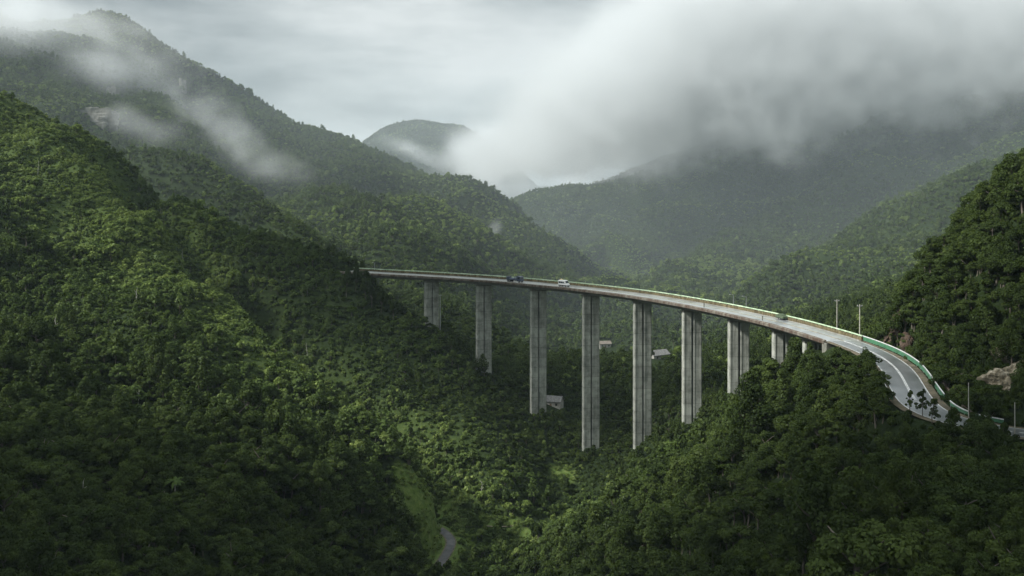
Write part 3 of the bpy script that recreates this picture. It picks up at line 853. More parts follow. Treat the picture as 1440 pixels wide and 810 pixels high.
M['asphalt'] = wet_road('wet_asphalt', (.045, .048, .05), (.15, .157, .16))
M['white_line'] = pbr('white_line', [(.35, (.42, .42, .40)), (.55, (.78, .78, .76))], .7, .5)
M['yellow_line'] = pbr('dirty_yellow_line', [(.4, (.12, .10, .06)), (.6, (.42, .33, .17))], .35, .7)
M['rail_green'] = pbr('pale_green_rail', [(.35, (.30, .42, .26)), (.65, (.55, .66, .46))], .5, .55)
M['panel_green'] = pbr('green_panel', [(.35, (.035, .11, .055)), (.65, (.06, .19, .10))], .5, .5, spec=.4)
M['white_paint'] = pbr('white_paint', [(.3, (.42, .43, .41)), (.6, (.66, .66, .64))], .9, .5)
M['steel'] = pbr('grey_steel', [(.3, (.28, .29, .29)), (.7, (.42, .43, .43))], 2.0, .5, metallic=.3)
M['dirt'] = pbr('brown_verge', [(.35, (.06, .052, .034)), (.65, (.15, .125, .085))], .4, .95, coord='Object')

def sweep(name, profile, i0, i1, mat, parent=None, closed=True, off=None, step=1, smooth_=False):
    """profile of (offset toward the near side, dz) carried along the road axis"""
    idx = list(range(i0, i1 + 1, step))
    k = len(profile)
    V = np.empty((len(idx), k, 3))
    for a, i in enumerate(idx):
        s = 0 if off is None else off[i]
        for b, (o_, dz) in enumerate(profile):
            V[a, b] = AX[i] + NRM[i] * (o_ + (math.copysign(1, o_) * s if o_ else 0)); V[a, b, 2] = AX[i, 2] + dz
    V = V.reshape(-1, 3)
    kk = k if closed else k - 1
    f = []
    for a in range(len(idx) - 1):
        for b in range(kk):
            f.append((a * k + b, a * k + (b + 1) % k, (a + 1) * k + (b + 1) % k, (a + 1) * k + b))
    bm = bmesh.new(); vs_ = [bm.verts.new(v) for v in V]
    for q in f: bm.faces.new([vs_[j] for j in q])
    if closed:
        bm.faces.new([vs_[j] for j in range(k)]); bm.faces.new([vs_[(len(idx) - 1) * k + j] for j in range(k)])
    bmesh.ops.recalc_face_normals(bm, faces=bm.faces[:])
    me = bpy.data.meshes.new(name); bm.to_mesh(me); bm.free(); me.materials.append(mat)
    if not closed:
        me.update()
        if me.polygons[0].normal.z < 0: me.flip_normals()
    return link(bpy.data.objects.new(name, me), parent)

via = empty('viaduct', tuple(AX[i_start]))
tag(via, 'long curved concrete road viaduct on nine tall twin piers across the valley', 'viaduct')
OFF0 = -Vector(AX[i_start])
def under(o, parent=via):
    """keep world placement under a parent that stands away from the origin"""
    o.parent = parent
    o.matrix_parent_inverse = Matrix.Translation(parent.location).inverted()
    return o
deck = under(sweep('deck', [(-6.3, -.10), (6.3, -.10), (6.3, -.55), (3.9, -.95), (3.6, -2.2), (-3.6, -2.2), (-3.9, -.95), (-6.3, -.55)], i_start, i_end, M['girder']))
under(sweep('road_surface', [(-5.5, 0), (5.5, 0)], i_start, i_end, M['road'], closed=False))
under(sweep('parapet', [(5.5, -.09), (5.5, .36), (5.78, .36), (6.36, .10), (6.36, -.75), (6.31, -.75), (6.31, -.09)], i_start, i_end, M['parapet']))
o = under(sweep('parapet', [(-5.5, -.09), (-5.5, .98), (-5.9, .98), (-6.36, .5), (-6.36, -.75), (-6.31, -.75), (-6.31, -.09)], i_start, i_end, M['parapet_far']))
o['label'] = 'taller brown far parapet with pale green rail'
rail = under(sweep('guard_rail', [(-5.62, 1.22), (-5.62, 1.58), (-5.80, 1.58), (-5.80, 1.22)], i_start, i_end, M['rail_green']))
mb = MB()
for i in range(i_start + 1, i_end, 2):
    c = AX[i] - NRM[i] * 5.71
    mb.box((c[0], c[1], c[2] + 1.09), (.14, .14, .22 + .03), rz=math.atan2(tang[i][1], tang[i][0]))
under(mb.build('rail_post', M['rail_green']))['kind'] = 'stuff'
for o_ in (-.22, .22):
    under(sweep('centre_line', [(o_ - .11, .006), (o_ + .11, .006)], i_start, i_end, M['yellow_line'], closed=False))
for o_ in (-4.7, 4.7):
    under(sweep('edge_line', [(o_ - .09, .006), (o_ + .09, .006)], i_start, i_end, M['white_line'], closed=False))
# small marker posts on the near parapet
for px in (1010, 1094):
    i = int(np.argmin(np.abs(PXX[:i_end] - px)))
    c = AX[i] + NRM[i] * 5.62
    mb = MB(); mb.box((c[0], c[1], c[2] + .62 + .75), (.34, .34, 1.5), bevel=.04); mb.box((c[0], c[1], c[2] + 2.17), (.46, .46, .09))
    under(mb.build('marker_post', M['girder']))
# piers: two slender columns under one cross head
for n_, p_ in enumerate(PIER_PX):
    k = int(np.argmin(np.abs(PXX[:i_end + 4] - p_))); c = AX[k]
    view = math.atan2(c[0], c[1])
    yaw = -view * .55 + math.radians([24, 15, 13, 12, 11, 9, 8, 8, 8][n_])
    zb = min(H1(c[0] + dx, c[1] + dy) for dx in (-4, 0, 4) for dy in (-3, 3)) - 2.0
    if p_ > 1120: zb = H1(c[0], c[1]) - 4
    zt = c[2] - 2.2
    pr = empty('pier', (c[0], c[1], zb)); pr.parent = via; pr.matrix_parent_inverse = Matrix.Translation(via.location).inverted()
    R = Matrix.Rotation(yaw, 4, 'Z')
    wd_ = 7.3 if n_ > 0 else 7.0
    cw_ = (wd_ - .45) / 2
    for s in (-1, 1):
        mb = MB()
        mb.idx = 0
        x0 = s * (cw_ + .45) / 2; h = zt - 1.0 - zb
        t = .0
        # chamfered rectangular shaft with two raised edge ribs
        pr_ = [(-cw_ / 2 + .22, -1.5), (cw_ / 2 - .22, -1.5), (cw_ / 2, -1.28), (cw_ / 2, 1.28), (cw_ / 2 - .22, 1.5), (-cw_ / 2 + .22, 1.5), (-cw_ / 2, 1.28), (-cw_ / 2, -1.28)]
        n8 = len(pr_)
        pts = []
        for z_, sc_ in ((0, 1.05), (h, 1.0)):
            for a, b in pr_: pts.append((x0 + a, b * sc_, z_))
        fs = [[i, (i + 1) % n8, n8 + (i + 1) % n8, n8 + i] for i in range(n8)] + [list(range(n8))[::-1], [n8 + i for i in range(n8)]]
        mb.poly(pts, fs)
        for e in (-1, 1):
            mb.box((x0 + e * (cw_ / 2 - .52), -1.53 - .04, h / 2), (.30, .12, h - .2))
        o = mb.build('column', M['pier'], pr)
        o.rotation_euler = (0, 0, yaw)
    mb = MB(); mb.box((0, 0, zt - zb - .5), (wd_ + .25, 3.25, 1.0), bevel=.08)
    o = mb.build('pier_cap', M['girder'], pr); o.rotation_euler = (0, 0, yaw)
# abutment under the right end
c = AX[i_end]; t = tang[i_end]
mb = MB(); mb.box((c[0], c[1], c[2] - 3.4), (3.0, 12.4, 6.0), rz=math.atan2(t[1], t[0]), bevel=.1)
under(mb.build('abutment', M['girder']))

# ------------------------------------------------ road beyond the viaduct
road = sweep('road', [(-.0001, 0), (.0001, 0)], i_end, len(AX) - 1, M['asphalt'], closed=False, off=HALF + .2)
tag(road, kind='structure')
verge = sweep('road_verge', [(-.0001, -.06), (.0001, -.06)], i_end, len(AX) - 1, M['dirt'], closed=False, off=HALF + 1.9)
tag(verge, kind='structure')
def mark(o_, wdt, mat, i0, i1, name='lane_marking'):
    o = sweep(name, [(o_ - wdt / 2, .006), (o_ + wdt / 2, .006)], i0, i1, mat, closed=False)
    o.parent = road
    return o
mark(-.16, .16, M['white_line'], i_end, len(AX) - 1); mark(.16, .16, M['white_line'], i_end, len(AX) - 1)
for s in (-1, 1):
    idx = np.arange(len(AX))
    o = sweep('edge_marking', [(s * .0001, .006), (s * .16, .006)], i_end, len(AX) - 1, M['white_line'], closed=False, off=HALF - .05)
    o.parent = road

def barrier(name, side, i0, i1, offs, label, height=1.45, mat=None):
    """corrugated green crash barrier with a white top rail and posts"""
    root = empty(name, tuple(AX[i0])); tag(root, label, 'barrier')
    n_ = 7
    prof = [(side * (offs + (.05 if j % 2 else -.05)), .12 + (height - .3) * j / (n_ - 1)) for j in range(n_)]
    prof = prof + [(a + side * .05, b) for a, b in prof[::-1]]
    under(sweep('panel', prof, i0, i1, mat or M['panel_green']), root)
    a = offs - .09; b = offs + .14
    under(sweep('top_rail', [(side * a, height - .17), (side * a, height + .03), (side * b, height + .03), (side * b, height - .17)], i0, i1, M['white_paint']), root)
    for i in range(i0, i1, 2):
        c = AX[i] + NRM[i] * side * (offs + .16)
        mb = MB(); mb.box((c[0], c[1], c[2] + height / 2 - .3), (.13, .13, height + .35), rz=math.atan2(tang[i][1], tang[i][0]))
        under(mb.build('post', M['steel']), root)
    return root
kk = lambda px, lo=0: int(np.argmin(np.where(np.arange(len(AX)) >= lo, np.abs(PXX - px), 1e9)))
i_bar1 = near_row(563)
barrier('green_barrier', -1, i_end - 1, i_bar1, 6.0, 'long green barrier with white top rail curving round the outside of the bend')
barrier('green_barrier', 1, near_row(534), near_row(566), 5.3, 'short green barrier with white rail on the inner side of the bend')
barrier('green_barrier', -1, i_bar1 + 2, near_row(592), 6.2, 'low pale green barrier under the cliff, half hidden by shrubs', 1.0)
barrier('green_barrier', -1, near_row(596), near_row(606), 6.2, 'last short piece of green barrier at the right edge of the photo', 1.0)
# drain wall at the foot of the cliff
for i0, i1, lab in [(i_end + 1, i_bar1 - 2, 'low brown drain wall following the green barrier below the cliff'), (i_bar1 + 3, near_row(604), 'low brown drain wall beneath the pale rock face')]:
    o = sweep('drain_wall', [(-8.2, -.6), (-8.2, .55), (-8.65, .55), (-8.65, -.6)], i0, i1, M['parapet'])
    tag(o, lab, 'wall')

# lane in the valley
def strip(name, pts, half, dz, mat):
    tg = np.gradient(pts, axis=0); tg[:, 2] = 0; tg /= np.linalg.norm(tg, axis=1)[:, None]
    nr = np.stack([tg[:, 1], -tg[:, 0], np.zeros(len(tg))], 1)
    V = np.stack([pts - nr * half, pts + nr * half], 1).reshape(-1, 3); V[:, 2] += dz
    f = [(2 * i, 2 * i + 1, 2 * i + 3, 2 * i + 2) for i in range(len(pts) - 1)]
    me = mesh_np(name, V, np.array(f), [mat])
    if me.polygons[0].normal.z < 0: me.flip_normals()
    return link(bpy.data.objects.new(name, me))
tag(strip('valley_lane', LANE, 1.45, .05, M['lane']), kind='structure')
tag(strip('lane_verge', LANE, 1.9, .03, M['dirt']), kind='structure')
# pale track along the far side of the clearing, held by a low earth bank
trk = []
for px in np.linspace(655, 722, 16):
    q = ray_ground(px, 741 + 1.2 * math.sin(px * .11)); trk.append(q)
trk = np.array(trk); trk[:, 2] += .25
M['track'] = pbr('pale_track', [(.35, (.14, .12, .075)), (.65, (.27, .235, .16))], .5, .95)
tag(strip('dirt_track', trk, .65, .0, M['track']), kind='structure')

# ------------------------------------------------------------------ buildings
M['roof_grey'] = pbr('grey_sheet_roof', [(.35, (.10, .10, .098)), (.65, (.20, .195, .185))], 1.2, .85)
M['roof_brown'] = pbr('brown_tile_roof', [(.35, (.11, .09, .075)), (.65, (.2, .17, .14))], 1.5, .8)
M['wall_white'] = pbr('white_render', [(.3, (.22, .215, .19)), (.6, (.38, .37, .33))], .8, .9)
M['glass'] = pbr('dark_glass', [(.3, (.015, .02, .025)), (.7, (.04, .05, .055))], 1.0, .1, spec=.6)
M['timber'] = pbr('brown_timber', [(.3, (.10, .065, .04)), (.7, (.2, .14, .09))], 3.0, .7)
def house(loc, rz, w, dp, h, rh, roof, label, chimney=False):
    r = empty('house', loc, rz); tag(r, label, 'house')
    mb = MB(); mb.box((0, 0, h / 2 - 1.0), (w, dp, h + 2.0)); wl = mb.build('wall', M['wall_white'], r)
    e = .55
    mb = MB()
    mb.prism([(-dp / 2 - e, h - .1), (0, h + rh), (dp / 2 + e, h - .1), (dp / 2 + e, h + .08), (0, h + rh + .2), (-dp / 2 - e, h + .08)], -w / 2 - e, w / 2 + e)
    ro = mb.build('roof', roof, r); ro.rotation_euler = (0, 0, math.radians(90))
    mb = MB(); mb.poly([(-w / 2, -dp / 2, h), (-w / 2, dp / 2, h), (-w / 2, 0, h + rh - .05), (-w / 2 + .2, -dp / 2, h), (-w / 2 + .2, dp / 2, h), (-w / 2 + .2, 0, h + rh - .05)], [(0, 1, 2), (5, 4, 3), (0, 3, 4, 1), (1, 4, 5, 2), (2, 5, 3, 0)])
    mb.poly([(w / 2 - .2, -dp / 2, h), (w / 2 - .2, dp / 2, h), (w / 2 - .2, 0, h + rh - .05), (w / 2, -dp / 2, h), (w / 2, dp / 2, h), (w / 2, 0, h + rh - .05)], [(0, 1, 2), (5, 4, 3), (0, 3, 4, 1), (1, 4, 5, 2), (2, 5, 3, 0)])
    mb.build('gable', M['wall_white'], r)
    for k in (-.28, .30):
        mb = MB(); mb.box((w * k, -dp / 2 - .02, h * .55), (1.2, .12, 1.2)); f = mb.build('window', M['timber'], r)
        mb = MB(); mb.box((w * k, -dp / 2 - .09, h * .55), (1.0, .04, 1.0)); mb.build('pane', M['glass'], f)
    mb = MB(); mb.box((0, -dp / 2 - .03, 1.0), (1.0, .1, 2.1)); mb.build('door', M['timber'], r)
    return r
HS = {}
for (px, py, q), (rz, w, dp, h, rh, rf, lab) in zip(HOUSE, [
        (-.35, 9.5, 6.0, 3.0, 2.2, M['roof_grey'], 'pale walled house with grey roof among trees beside a tall pier'),
        (.55, 12.0, 7.5, 3.0, 2.4, M['roof_grey'], 'distant house with broad pale grey roof right of the fifth pier'),
        (.2, 9.0, 6.0, 3.2, 1.8, M['roof_brown'], 'distant pale house with brown roof right of the tallest pier')]):
    house((q[0], q[1], q[2] - .9), rz, w, dp, h, rh, rf, lab)

# ------------------------------------------------------------------- vehicles
M['rubber'] = pbr('black_rubber', [(.3, (.012, .012, .012)), (.7, (.03, .03, .03))], 4.0, .8)
M['van_white'] = pbr('van_white_paint', [(.3, (.70, .71, .69)), (.7, (.80, .80, .78))], 1.0, .25, spec=.5)
M['van_trim'] = pbr('van_grey_trim', [(.3, (.03, .035, .035)), (.7, (.06, .065, .065))], 2.0, .5)
M['blue_paint'] = pbr('dark_blue_paint', [(.3, (.03, .042, .07)), (.7, (.06, .075, .11))], 1.0, .35, spec=.5)
M['load'] = pbr('grey_tarpaulin', [(.3, (.10, .12, .16)), (.7, (.22, .25, .30))], 1.5, .7)
M['amber'] = pbr('amber_yellow', [(.3, (.55, .36, .05)), (.7, (.70, .50, .09))], 1.5, .5)
M['red_lamp'] = pbr('red_lamp', [(.3, (.30, .02, .015)), (.7, (.40, .03, .02))], 2.0, .3)
def wheel(parent, x, y, r, w):
    mb = MB(); mb.bar((x, y - w / 2, r), (x, y + w / 2, r), r, 20); o = mb.build('wheel', M['rubber'], parent)
    mb = MB(); s = 1 if y > 0 else -1
    mb.bar((x, y + s * (w / 2 - .02), r), (x, y + s * (w / 2 + .02), r), r * .55, 14); mb.build('rim', M['steel'], o)
def pose(px, lane):
    i = int(np.argmin(np.abs(PXX[:i_end] - px)))
    f = (px - PXX[i]) / (PXX[i + 1] - PXX[i]) if PXX[i + 1] != PXX[i] else 0
    c = AX[i] + (AX[i + 1] - AX[i]) * f + NRM[i] * lane
    return (c[0], c[1], c[2] + .004), math.atan2(tang[i][1], tang[i][0])
def outline_body(parent, name, prof, half, mat, bevel=.12):
    mb = MB(); mb.prism(prof, -half, half)
    o = mb.build(name, mat, parent)
    m_ = o.modifiers.new('edge', 'BEVEL'); m_.width = bevel; m_.segments = 3; m_.limit_method = 'ANGLE'
    return o
# white minibus, front toward +x
loc, rz = pose(797.5, 2.1)
v = empty('minibus', loc, rz); v.scale = (1.0, 1.05, 1.16); tag(v, 'white minibus with dark windows driving over the viaduct', 'minibus')
outline_body(v, 'body', [(-2.65, .42), (2.6, .42), (2.72, .75), (2.68, 1.15), (1.95, 1.45), (1.45, 2.42), (1.1, 2.58), (-2.45, 2.60), (-2.68, 2.35), (-2.72, .7)], .98, M['van_white'])
for s in (-1, 1):
    for x0, x1 in [(-2.35, -1.35), (-1.22, -.2), (-.07, .85)]:
        mb = MB(); mb.box(((x0 + x1) / 2, s * .985, 1.72), (x1 - x0, .05, .72), bevel=.02); mb.build('side_window', M['glass'], v)
    mb = MB(); mb.box((0, s * .985, .62), (4.9, .05, .34)); mb.build('sill_trim', M['van_trim'], v)
    for x in (-1.75, 1.75): wheel(v, x, s * .86, .36, .26)
    mb = MB(); mb.box((2.69, s * .68, .92), (.09, .3, .2), bevel=.03); mb.build('headlight', M['white_paint'], v)
    mb = MB(); mb.box((-2.70, s * .8, 1.2), (.07, .16, .5), bevel=.02); mb.build('tail_light', M['red_lamp'], v)
    mb = MB(); mb.box((1.62, s * 1.12, 1.55), (.12, .2, .32), bevel=.03); mb.build('mirror', M['van_trim'], v)
mb = MB(); mb.poly([(1.99, -.86, 1.46), (1.99, .86, 1.46), (1.53, .86, 2.36), (1.53, -.86, 2.36)], [(0, 1, 2, 3)]); w_ = mb.build('windscreen', M['glass'], v)
w_.location = (.03, 0, .01); sm = w_.modifiers.new('thick', 'SOLIDIFY'); sm.thickness = .03
mb = MB(); mb.box((2.7, 0, .5), (.16, 1.9, .26), bevel=.05); mb.build('bumper', M['van_trim'], v)
# dark blue flatbed truck with a framed load, heading the same way
loc, rz = pose(728, 1.9)
tr_ = empty('flatbed_truck', loc, rz); tag(tr_, 'dark blue flatbed truck with boxy frames at each end on the viaduct', 'truck')
mb = MB(); mb.box((-.3, 0, .95), (9.2, 1.1, .3)); mb.build('chassis', M['van_trim'], tr_)
mb = MB(); mb.box((-1.4, 0, 1.22), (6.8, 2.4, .18), bevel=.03); mb.build('load_bed', M['blue_paint'], tr_)
outline_body(tr_, 'cab', [(2.3, .6), (4.6, .6), (4.72, 1.5), (4.35, 2.75), (4.0, 2.95), (2.3, 2.95)], 1.2, M['blue_paint'])
mb = MB(); mb.poly([(4.70, -1.02, 1.62), (4.70, 1.02, 1.62), (4.40, 1.02, 2.62), (4.40, -1.02, 2.62)], [(0, 1, 2, 3)]); w_ = mb.build('windscreen', M['glass'], tr_)
sm = w_.modifiers.new('thick', 'SOLIDIFY'); sm.thickness = .05; sm.offset = 0
for s in (-1, 1):
    mb = MB(); mb.box((3.45, s * 1.21, 2.15), (1.1, .05, .75), bevel=.02); mb.build('side_window', M['glass'], tr_)
    mb = MB(); mb.box((4.66, s * .9, .85), (.1, .34, .2), bevel=.03); mb.build('headlight', M['white_paint'], tr_)
    for x in (-3.6, -2.5, 3.5): wheel(tr_, x, s * 1.02, .48, .3)
    mb = MB()
    for x in (-4.7, -3.2, .6, 1.9): mb.box((x, s * 1.15, 2.1), (.14, .12, 1.6))
    for x in (-3.95, 1.25): mb.box((x, s * 1.15, 2.86), (1.64, .12, .14))
    mb.box((-1.3, s * 1.15, 1.55), (4.1, .08, .12)); mb.build('side_frame', M['blue_paint'], tr_)
mb = MB(); mb.box((-1.3, 0, 1.62), (3.4, 1.9, .6), bevel=.12); lo_ = mb.build('load', M['load'], tr_)
mb = MB(); mb.box((1.25, 0, 1.9), (1.2, 2.0, 1.15), bevel=.1); o = mb.build('load', M['load'], tr_)
mb = MB(); mb.box((-3.95, 0, 1.95), (1.3, 2.0, 1.25), bevel=.1); o = mb.build('load', M['blue_paint'], tr_)
# cross shaped marker post on the far side
loc, rz = pose(780, -4.9)
s_ = empty('marker_sign', loc, rz); tag(s_, 'pale yellow cross shaped road marker standing beside the minibus', 'sign')
mb = MB(); mb.bar((0, 0, 0), (0, 0, 2.9), .13, 10); mb.build('post', M['white_paint'], s_)
mb = MB(); mb.box((0, 0, 2.35), (1.9, .12, .34), bevel=.03); mb.build('arm', M['amber'], s_)
mb = MB(); mb.box((0, 0, 1.7), (.75, .12, .8), bevel=.03); mb.build('board', M['amber'], s_)
mb = MB(); mb.box((0, 0, .12), (.8, .6, .24), bevel=.05); mb.build('foot', M['girder'], s_)
# the low work vehicle under a green sheet by the far parapet
loc, rz = pose(1083, -4.4)
M['sheet_green'] = pbr('faded_green_sheet', [(.35, (.05, .07, .04)), (.65, (.09, .12, .07))], .8, .9)
g_ = empty('covered_trailer', loc, rz); tag(g_, 'low trailer under a green sheet parked against the far parapet', 'trailer')
outline_body(g_, 'cover', [(-2.4, .55), (2.4, .55), (2.3, 1.2), (1.2, 1.85), (-.4, 2.0), (-1.9, 1.55), (-2.45, 1.1)], .95, M['sheet_green'], .2)
mb = MB(); mb.box((0, 0, .48), (4.9, 1.8, .14)); mb.bar((2.4, 0, .48), (3.5, 0, .48), .06); mb.build('frame', M['van_trim'], g_)
for x in (-.5, .5):
    for s in (-1, 1): wheel(g_, x, s * .85, .3, .2)

# ------------------------------------------------------------ poles and lamps
def pole_at(px, py_base, py_top, d):
    x = (px - 720) / F * d; zb = CZ - (py_base - HY) / F * d; zt = CZ - (py_top - HY) / F * d
    return x, d, min(zb, H1(x, d)) - .5, zt
def utility_pole(px, pyb, pyt, d, r, mat, label, arm=True):
    x, y, zb, zt = pole_at(px, pyb, pyt, d)
    o = empty('utility_pole', (x, y, zb)); tag(o, label, 'pole')
    mb = MB(); mb.bar((0, 0, 0), (0, 0, zt - zb), r, 10, r * .7); mb.build('mast', mat, o)
    if arm:
        mb = MB(); mb.box((0, 0, zt - zb - .5), (1.6, .14, .14)); a = mb.build('cross_arm', M['steel'], o)
        for k in (-.7, .7):
            mb = MB(); mb.bar((k, 0, zt - zb - .43), (k, 0, zt - zb - .15), .07, 8); mb.build('insulator', M['white_paint'], a)
    return (x, y, zt - .2)
p1 = utility_pole(1177, 452, 421, 345, .2, M['bark_pale'], 'thick white utility pole behind the viaduct right end')
p2 = utility_pole(1209, 470, 428, 300, .19, M['bark_pale'], 'thin greyish utility pole behind the far rail by the cliff')
p3 = utility_pole(619, 470, 414, 495, .26, M['steel'], 'grey pole standing between the two leftmost piers')
p4 = utility_pole(1362, 572, 538, 208, .10, M['bark_pale'], 'thin pole at the foot of the cliff beside the barrier', False)
p5 = utility_pole(1427, 600, 566, 196, .12, M['bark_pale'], 'thin pale pole under the rock face near the right edge', False)
def lamp(px, side, hgt, label):
    i = int(np.argmin(np.abs(PXX[:i_end] - px))); c = AX[i] - NRM[i] * 6.0 * side
    o = empty('street_lamp', tuple(c), math.atan2(NRM[i][1], NRM[i][0])); tag(o, label, 'street lamp')
    mb = MB(); mb.bar((0, 0, .4), (0, 0, hgt), .09, 8, .06); mb.build('mast', M['steel'], o)
    mb = MB(); mb.bar((0, 0, hgt), (1.4 * side, 0, hgt + .25), .05, 8); mb.build('arm', M['steel'], o)
    mb = MB(); mb.box((1.55 * side, 0, hgt + .25), (.6, .24, .12), bevel=.03); mb.build('lamp_head', M['white_paint'], o)
lamp(1011, 1, 5.0, 'thin grey lamp post on the far parapet, left of its neighbour')
lamp(1030, 1, 5.2, 'thin grey lamp post on the far parapet, nearer the covered trailer')
lamp(517, 1, 4.6, 'thin lamp post at the wooded left end of the viaduct')
# horizontal arm over the trees by the bend
c = AX[near_row(545)] + NRM[near_row(545)] * 6.0
o = empty('cantilever_sign', (c[0], c[1], c[2])); tag(o, 'slim horizontal sign arm with pale edge reaching over the trees at the bend', 'sign arm')
mb = MB(); mb.bar((0, 0, -.3), (0, 0, 2.75), .09, 10); mb.build('post', M['steel'], o)
mb = MB(); mb.box((-1.9, 0, 2.65), (4.0, .14, .16), bevel=.02); mb.build('arm', M['white_paint'], o)

# --------------------------------------------------------------- rock outcrops
M['rock_brown'] = pbr('brown_rock', [(.32, (.03, .022, .016)), (.5, (.075, .052, .036)), (.7, (.15, .11, .08))], .45, .95, bump=.9, stretch=(1, 1, .35))
M['rock_pale'] = pbr('pale_rock', [(.34, (.04, .035, .022)), (.5, (.17, .145, .10)), (.66, (.42, .38, .30))], .45, .95, bump=1.0, stretch=(1.4, 1.4, .6))
M['rock_far'] = pbr('grey_cliff', [(.35, (.05, .055, .045)), (.5, (.12, .12, .10)), (.68, (.24, .235, .21))], .12, .95, bump=.6, stretch=(1, 1, .4))
def rock(px, py, rx, ry, rz_, seed, mat, label, d0=150, lean=0.0, rough_=.35, sink=0.0):
    q = ray_ground(px, py, d0)
    bm = bmesh.new(); bmesh.ops.create_icosphere(bm, subdivisions=5, radius=1)
    r = np.random.default_rng(seed); s1, s2, s3 = r.uniform(0, 50, 3)
    co_ = np.array([v.co[:] for v in bm.verts])
    a = fbm(co_[:, 0] * 1.7 + s1, co_[:, 2] * 1.7 + co_[:, 1] + s2, seed, 5, .55)
    b = ridged(co_[:, 0] * 2.2 + s3 + co_[:, 1], co_[:, 2] * .8 + s1, seed + 3, 4)
    for v, x_, y_ in zip(bm.verts, a, b):
        k = 1 + rough_ * x_ + .5 * (y_ - .5)
        w_ = v.co * k
        st = math.floor(w_.z * 5) / 5
        w_.z = w_.z * .55 + st * .45
        v.co = Vector((w_.x * rx + lean * w_.z * rz_, w_.y * ry, w_.z * rz_))
    me = bpy.data.meshes.new('rock_outcrop'); bm.to_mesh(me); bm.free(); me.materials.append(mat)
    o = link(bpy.data.objects.new('rock_outcrop', me)); o.location = q + np.array([0, sink, 0])
    tag(o, label, 'rock'); return o
rock(1261, 468, 2.4, 3.0, 5.2, 3, M['rock_brown'], 'dark brown rock face where the cliff meets the viaduct end', lean=.3, rough_=.6, sink=1.2)
rock(1277, 486, 1.9, 2.5, 3.4, 5, M['rock_brown'], 'smaller brown rock beside the barrier at the cliff foot', lean=-.1)
rock(1372, 522, 3.4, 2.4, 4.4, 8, M['rock_brown'], 'brown earthy cliff patch left of the pale rock')
rock(1422, 540, 5.0, 3.6, 4.0, 12, M['rock_pale'], 'broad pale beige rock face above the road edge', lean=.2, rough_=.45, sink=.8)
rock(1408, 510, 1.6, 2.2, 3.2, 15, M['rock_pale'], 'narrow tan rock rib above the broad pale rock face', lean=-.4)
rock(128, 174, 24, 4.5, 15, 21, M['rock_far'], 'pale banded cliff high on the misty left mountain', 500, sink=7)
rock(157, 136, 7, 3, 12, 24, M['rock_far'], 'small grey cliff just below the summit mist', 500, sink=3)
rock(256, 128, 5, 3, 16, 27, M['rock_far'], 'thin grey cliff streak right of the summit mist', 500, sink=2)

# --------------------------------------------------- trees that can be told apart
def special(px, pyt_, d, r, kind, mat, label, zs=None, var=0):
    x = (px - 720) / F * d; z = H1(x, d); zt = CZ - (pyt_ - HY) / F * d
    hh = {'round': 1.95, 'spread': 1.75, 'tall': 2.75, 'shrub': .95, 'cone': 3.15, 'sparse': 2.75}[kind]
    zs_ = np.clip((zt - z) / (r * hh), .45, 2.6) if zs is None else zs
    return place_tree(kind_name[kind], x, d, z, r, kind, mat, label, 'tree', None, var, zs_)
kind_name = {'round': 'broadleaf_tree', 'spread': 'spreading_tree', 'tall': 'tall_tree', 'shrub': 'shrub', 'cone': 'conifer_tree', 'sparse': 'thin_tree'}
special(484, 356, 540, 2.6, 'cone', 'leaf_dark', 'dark pointed conifer on the hill crest, farthest from the viaduct end')
special(500, 360, 534, 2.3, 'cone', 'leaf_dark', 'dark conifer beside the wooded left end of the viaduct', var=1)
special(510, 364, 545, 2.8, 'tall', 'leaf_dark', 'dark rounded tree just behind the viaduct left end')
special(1280, 545, 212, 1.5, 'sparse', 'leaf_dark', 'thin airy tree in front of the road bend, left of its partner')
special(1297, 543, 208, 1.6, 'sparse', 'leaf_dark', 'thin airy tree in front of the road bend, the taller of two', var=1)
special(1312, 556, 204, 1.6, 'sparse', 'leaf_dark', 'small wispy tree near the pale kerb of the bend', var=2)
special(1340, 572, 198, 1.9, 'round', 'leaf_dark', 'round bush hiding the road beyond the bend')
special(1372, 578, 195, 2.2, 'round', 'leaf_dark', 'dark leafy tree hiding the road below the pale rock')
special(1408, 588, 186, 2.2, 'spread', 'leaf_dark', 'spreading tree between road and right edge of the photo')
special(1345, 535, 224, 1.4, 'shrub', 'leaf_light', 'bright yellow green bush behind the barrier end')
special(1238, 520, 236, 2.6, 'round', 'leaf_dark', 'round tree overhanging the inner edge of the bend')
special(1222, 494, 258, 2.7, 'round', 'leaf_dark', 'topmost tree of the knoll, its crown overlapping the road')
special(1200, 496, 262, 3.2, 'spread', 'leaf_dark', 'broad tree on the knoll top covering the viaduct end')
special(1176, 494, 272, 3.0, 'round', 'leaf_dark', 'round tree on the knoll, second from the ninth pier')
special(1158, 499, 284, 2.8, 'round', 'leaf_dark', 'round tree on the knoll beside the shortest pier')
for a_, (px_, py_, d_, r_, kd_, lb_) in enumerate([(500, 375, 508, 3.2, 'round', 'round tree hiding the very end of the viaduct'), (514, 379, 505, 2.8, 'spread', 'spreading tree in front of the viaduct left end'),
        (517, 379, 512, 2.6, 'round', 'round bush crown touching the viaduct parapet at its left end'), (487, 375, 506, 3.4, 'round', 'dense tree crown on the hillside just left of the viaduct end'), (507, 377, 514, 3.0, 'spread', 'layered tree crown where the viaduct meets the left hillside'), (523, 384, 502, 2.8, 'round', 'small round tree under the viaduct left end'), (536, 396, 500, 2.8, 'round', 'round tree on the slope just below the viaduct left end'), (553, 408, 498, 2.8, 'spread', 'spreading tree halfway from the viaduct end to the first pier')]):
    special(px_, py_, d_, r_, kd_, 'leaf_dark', lb_, var=a_ % 3)
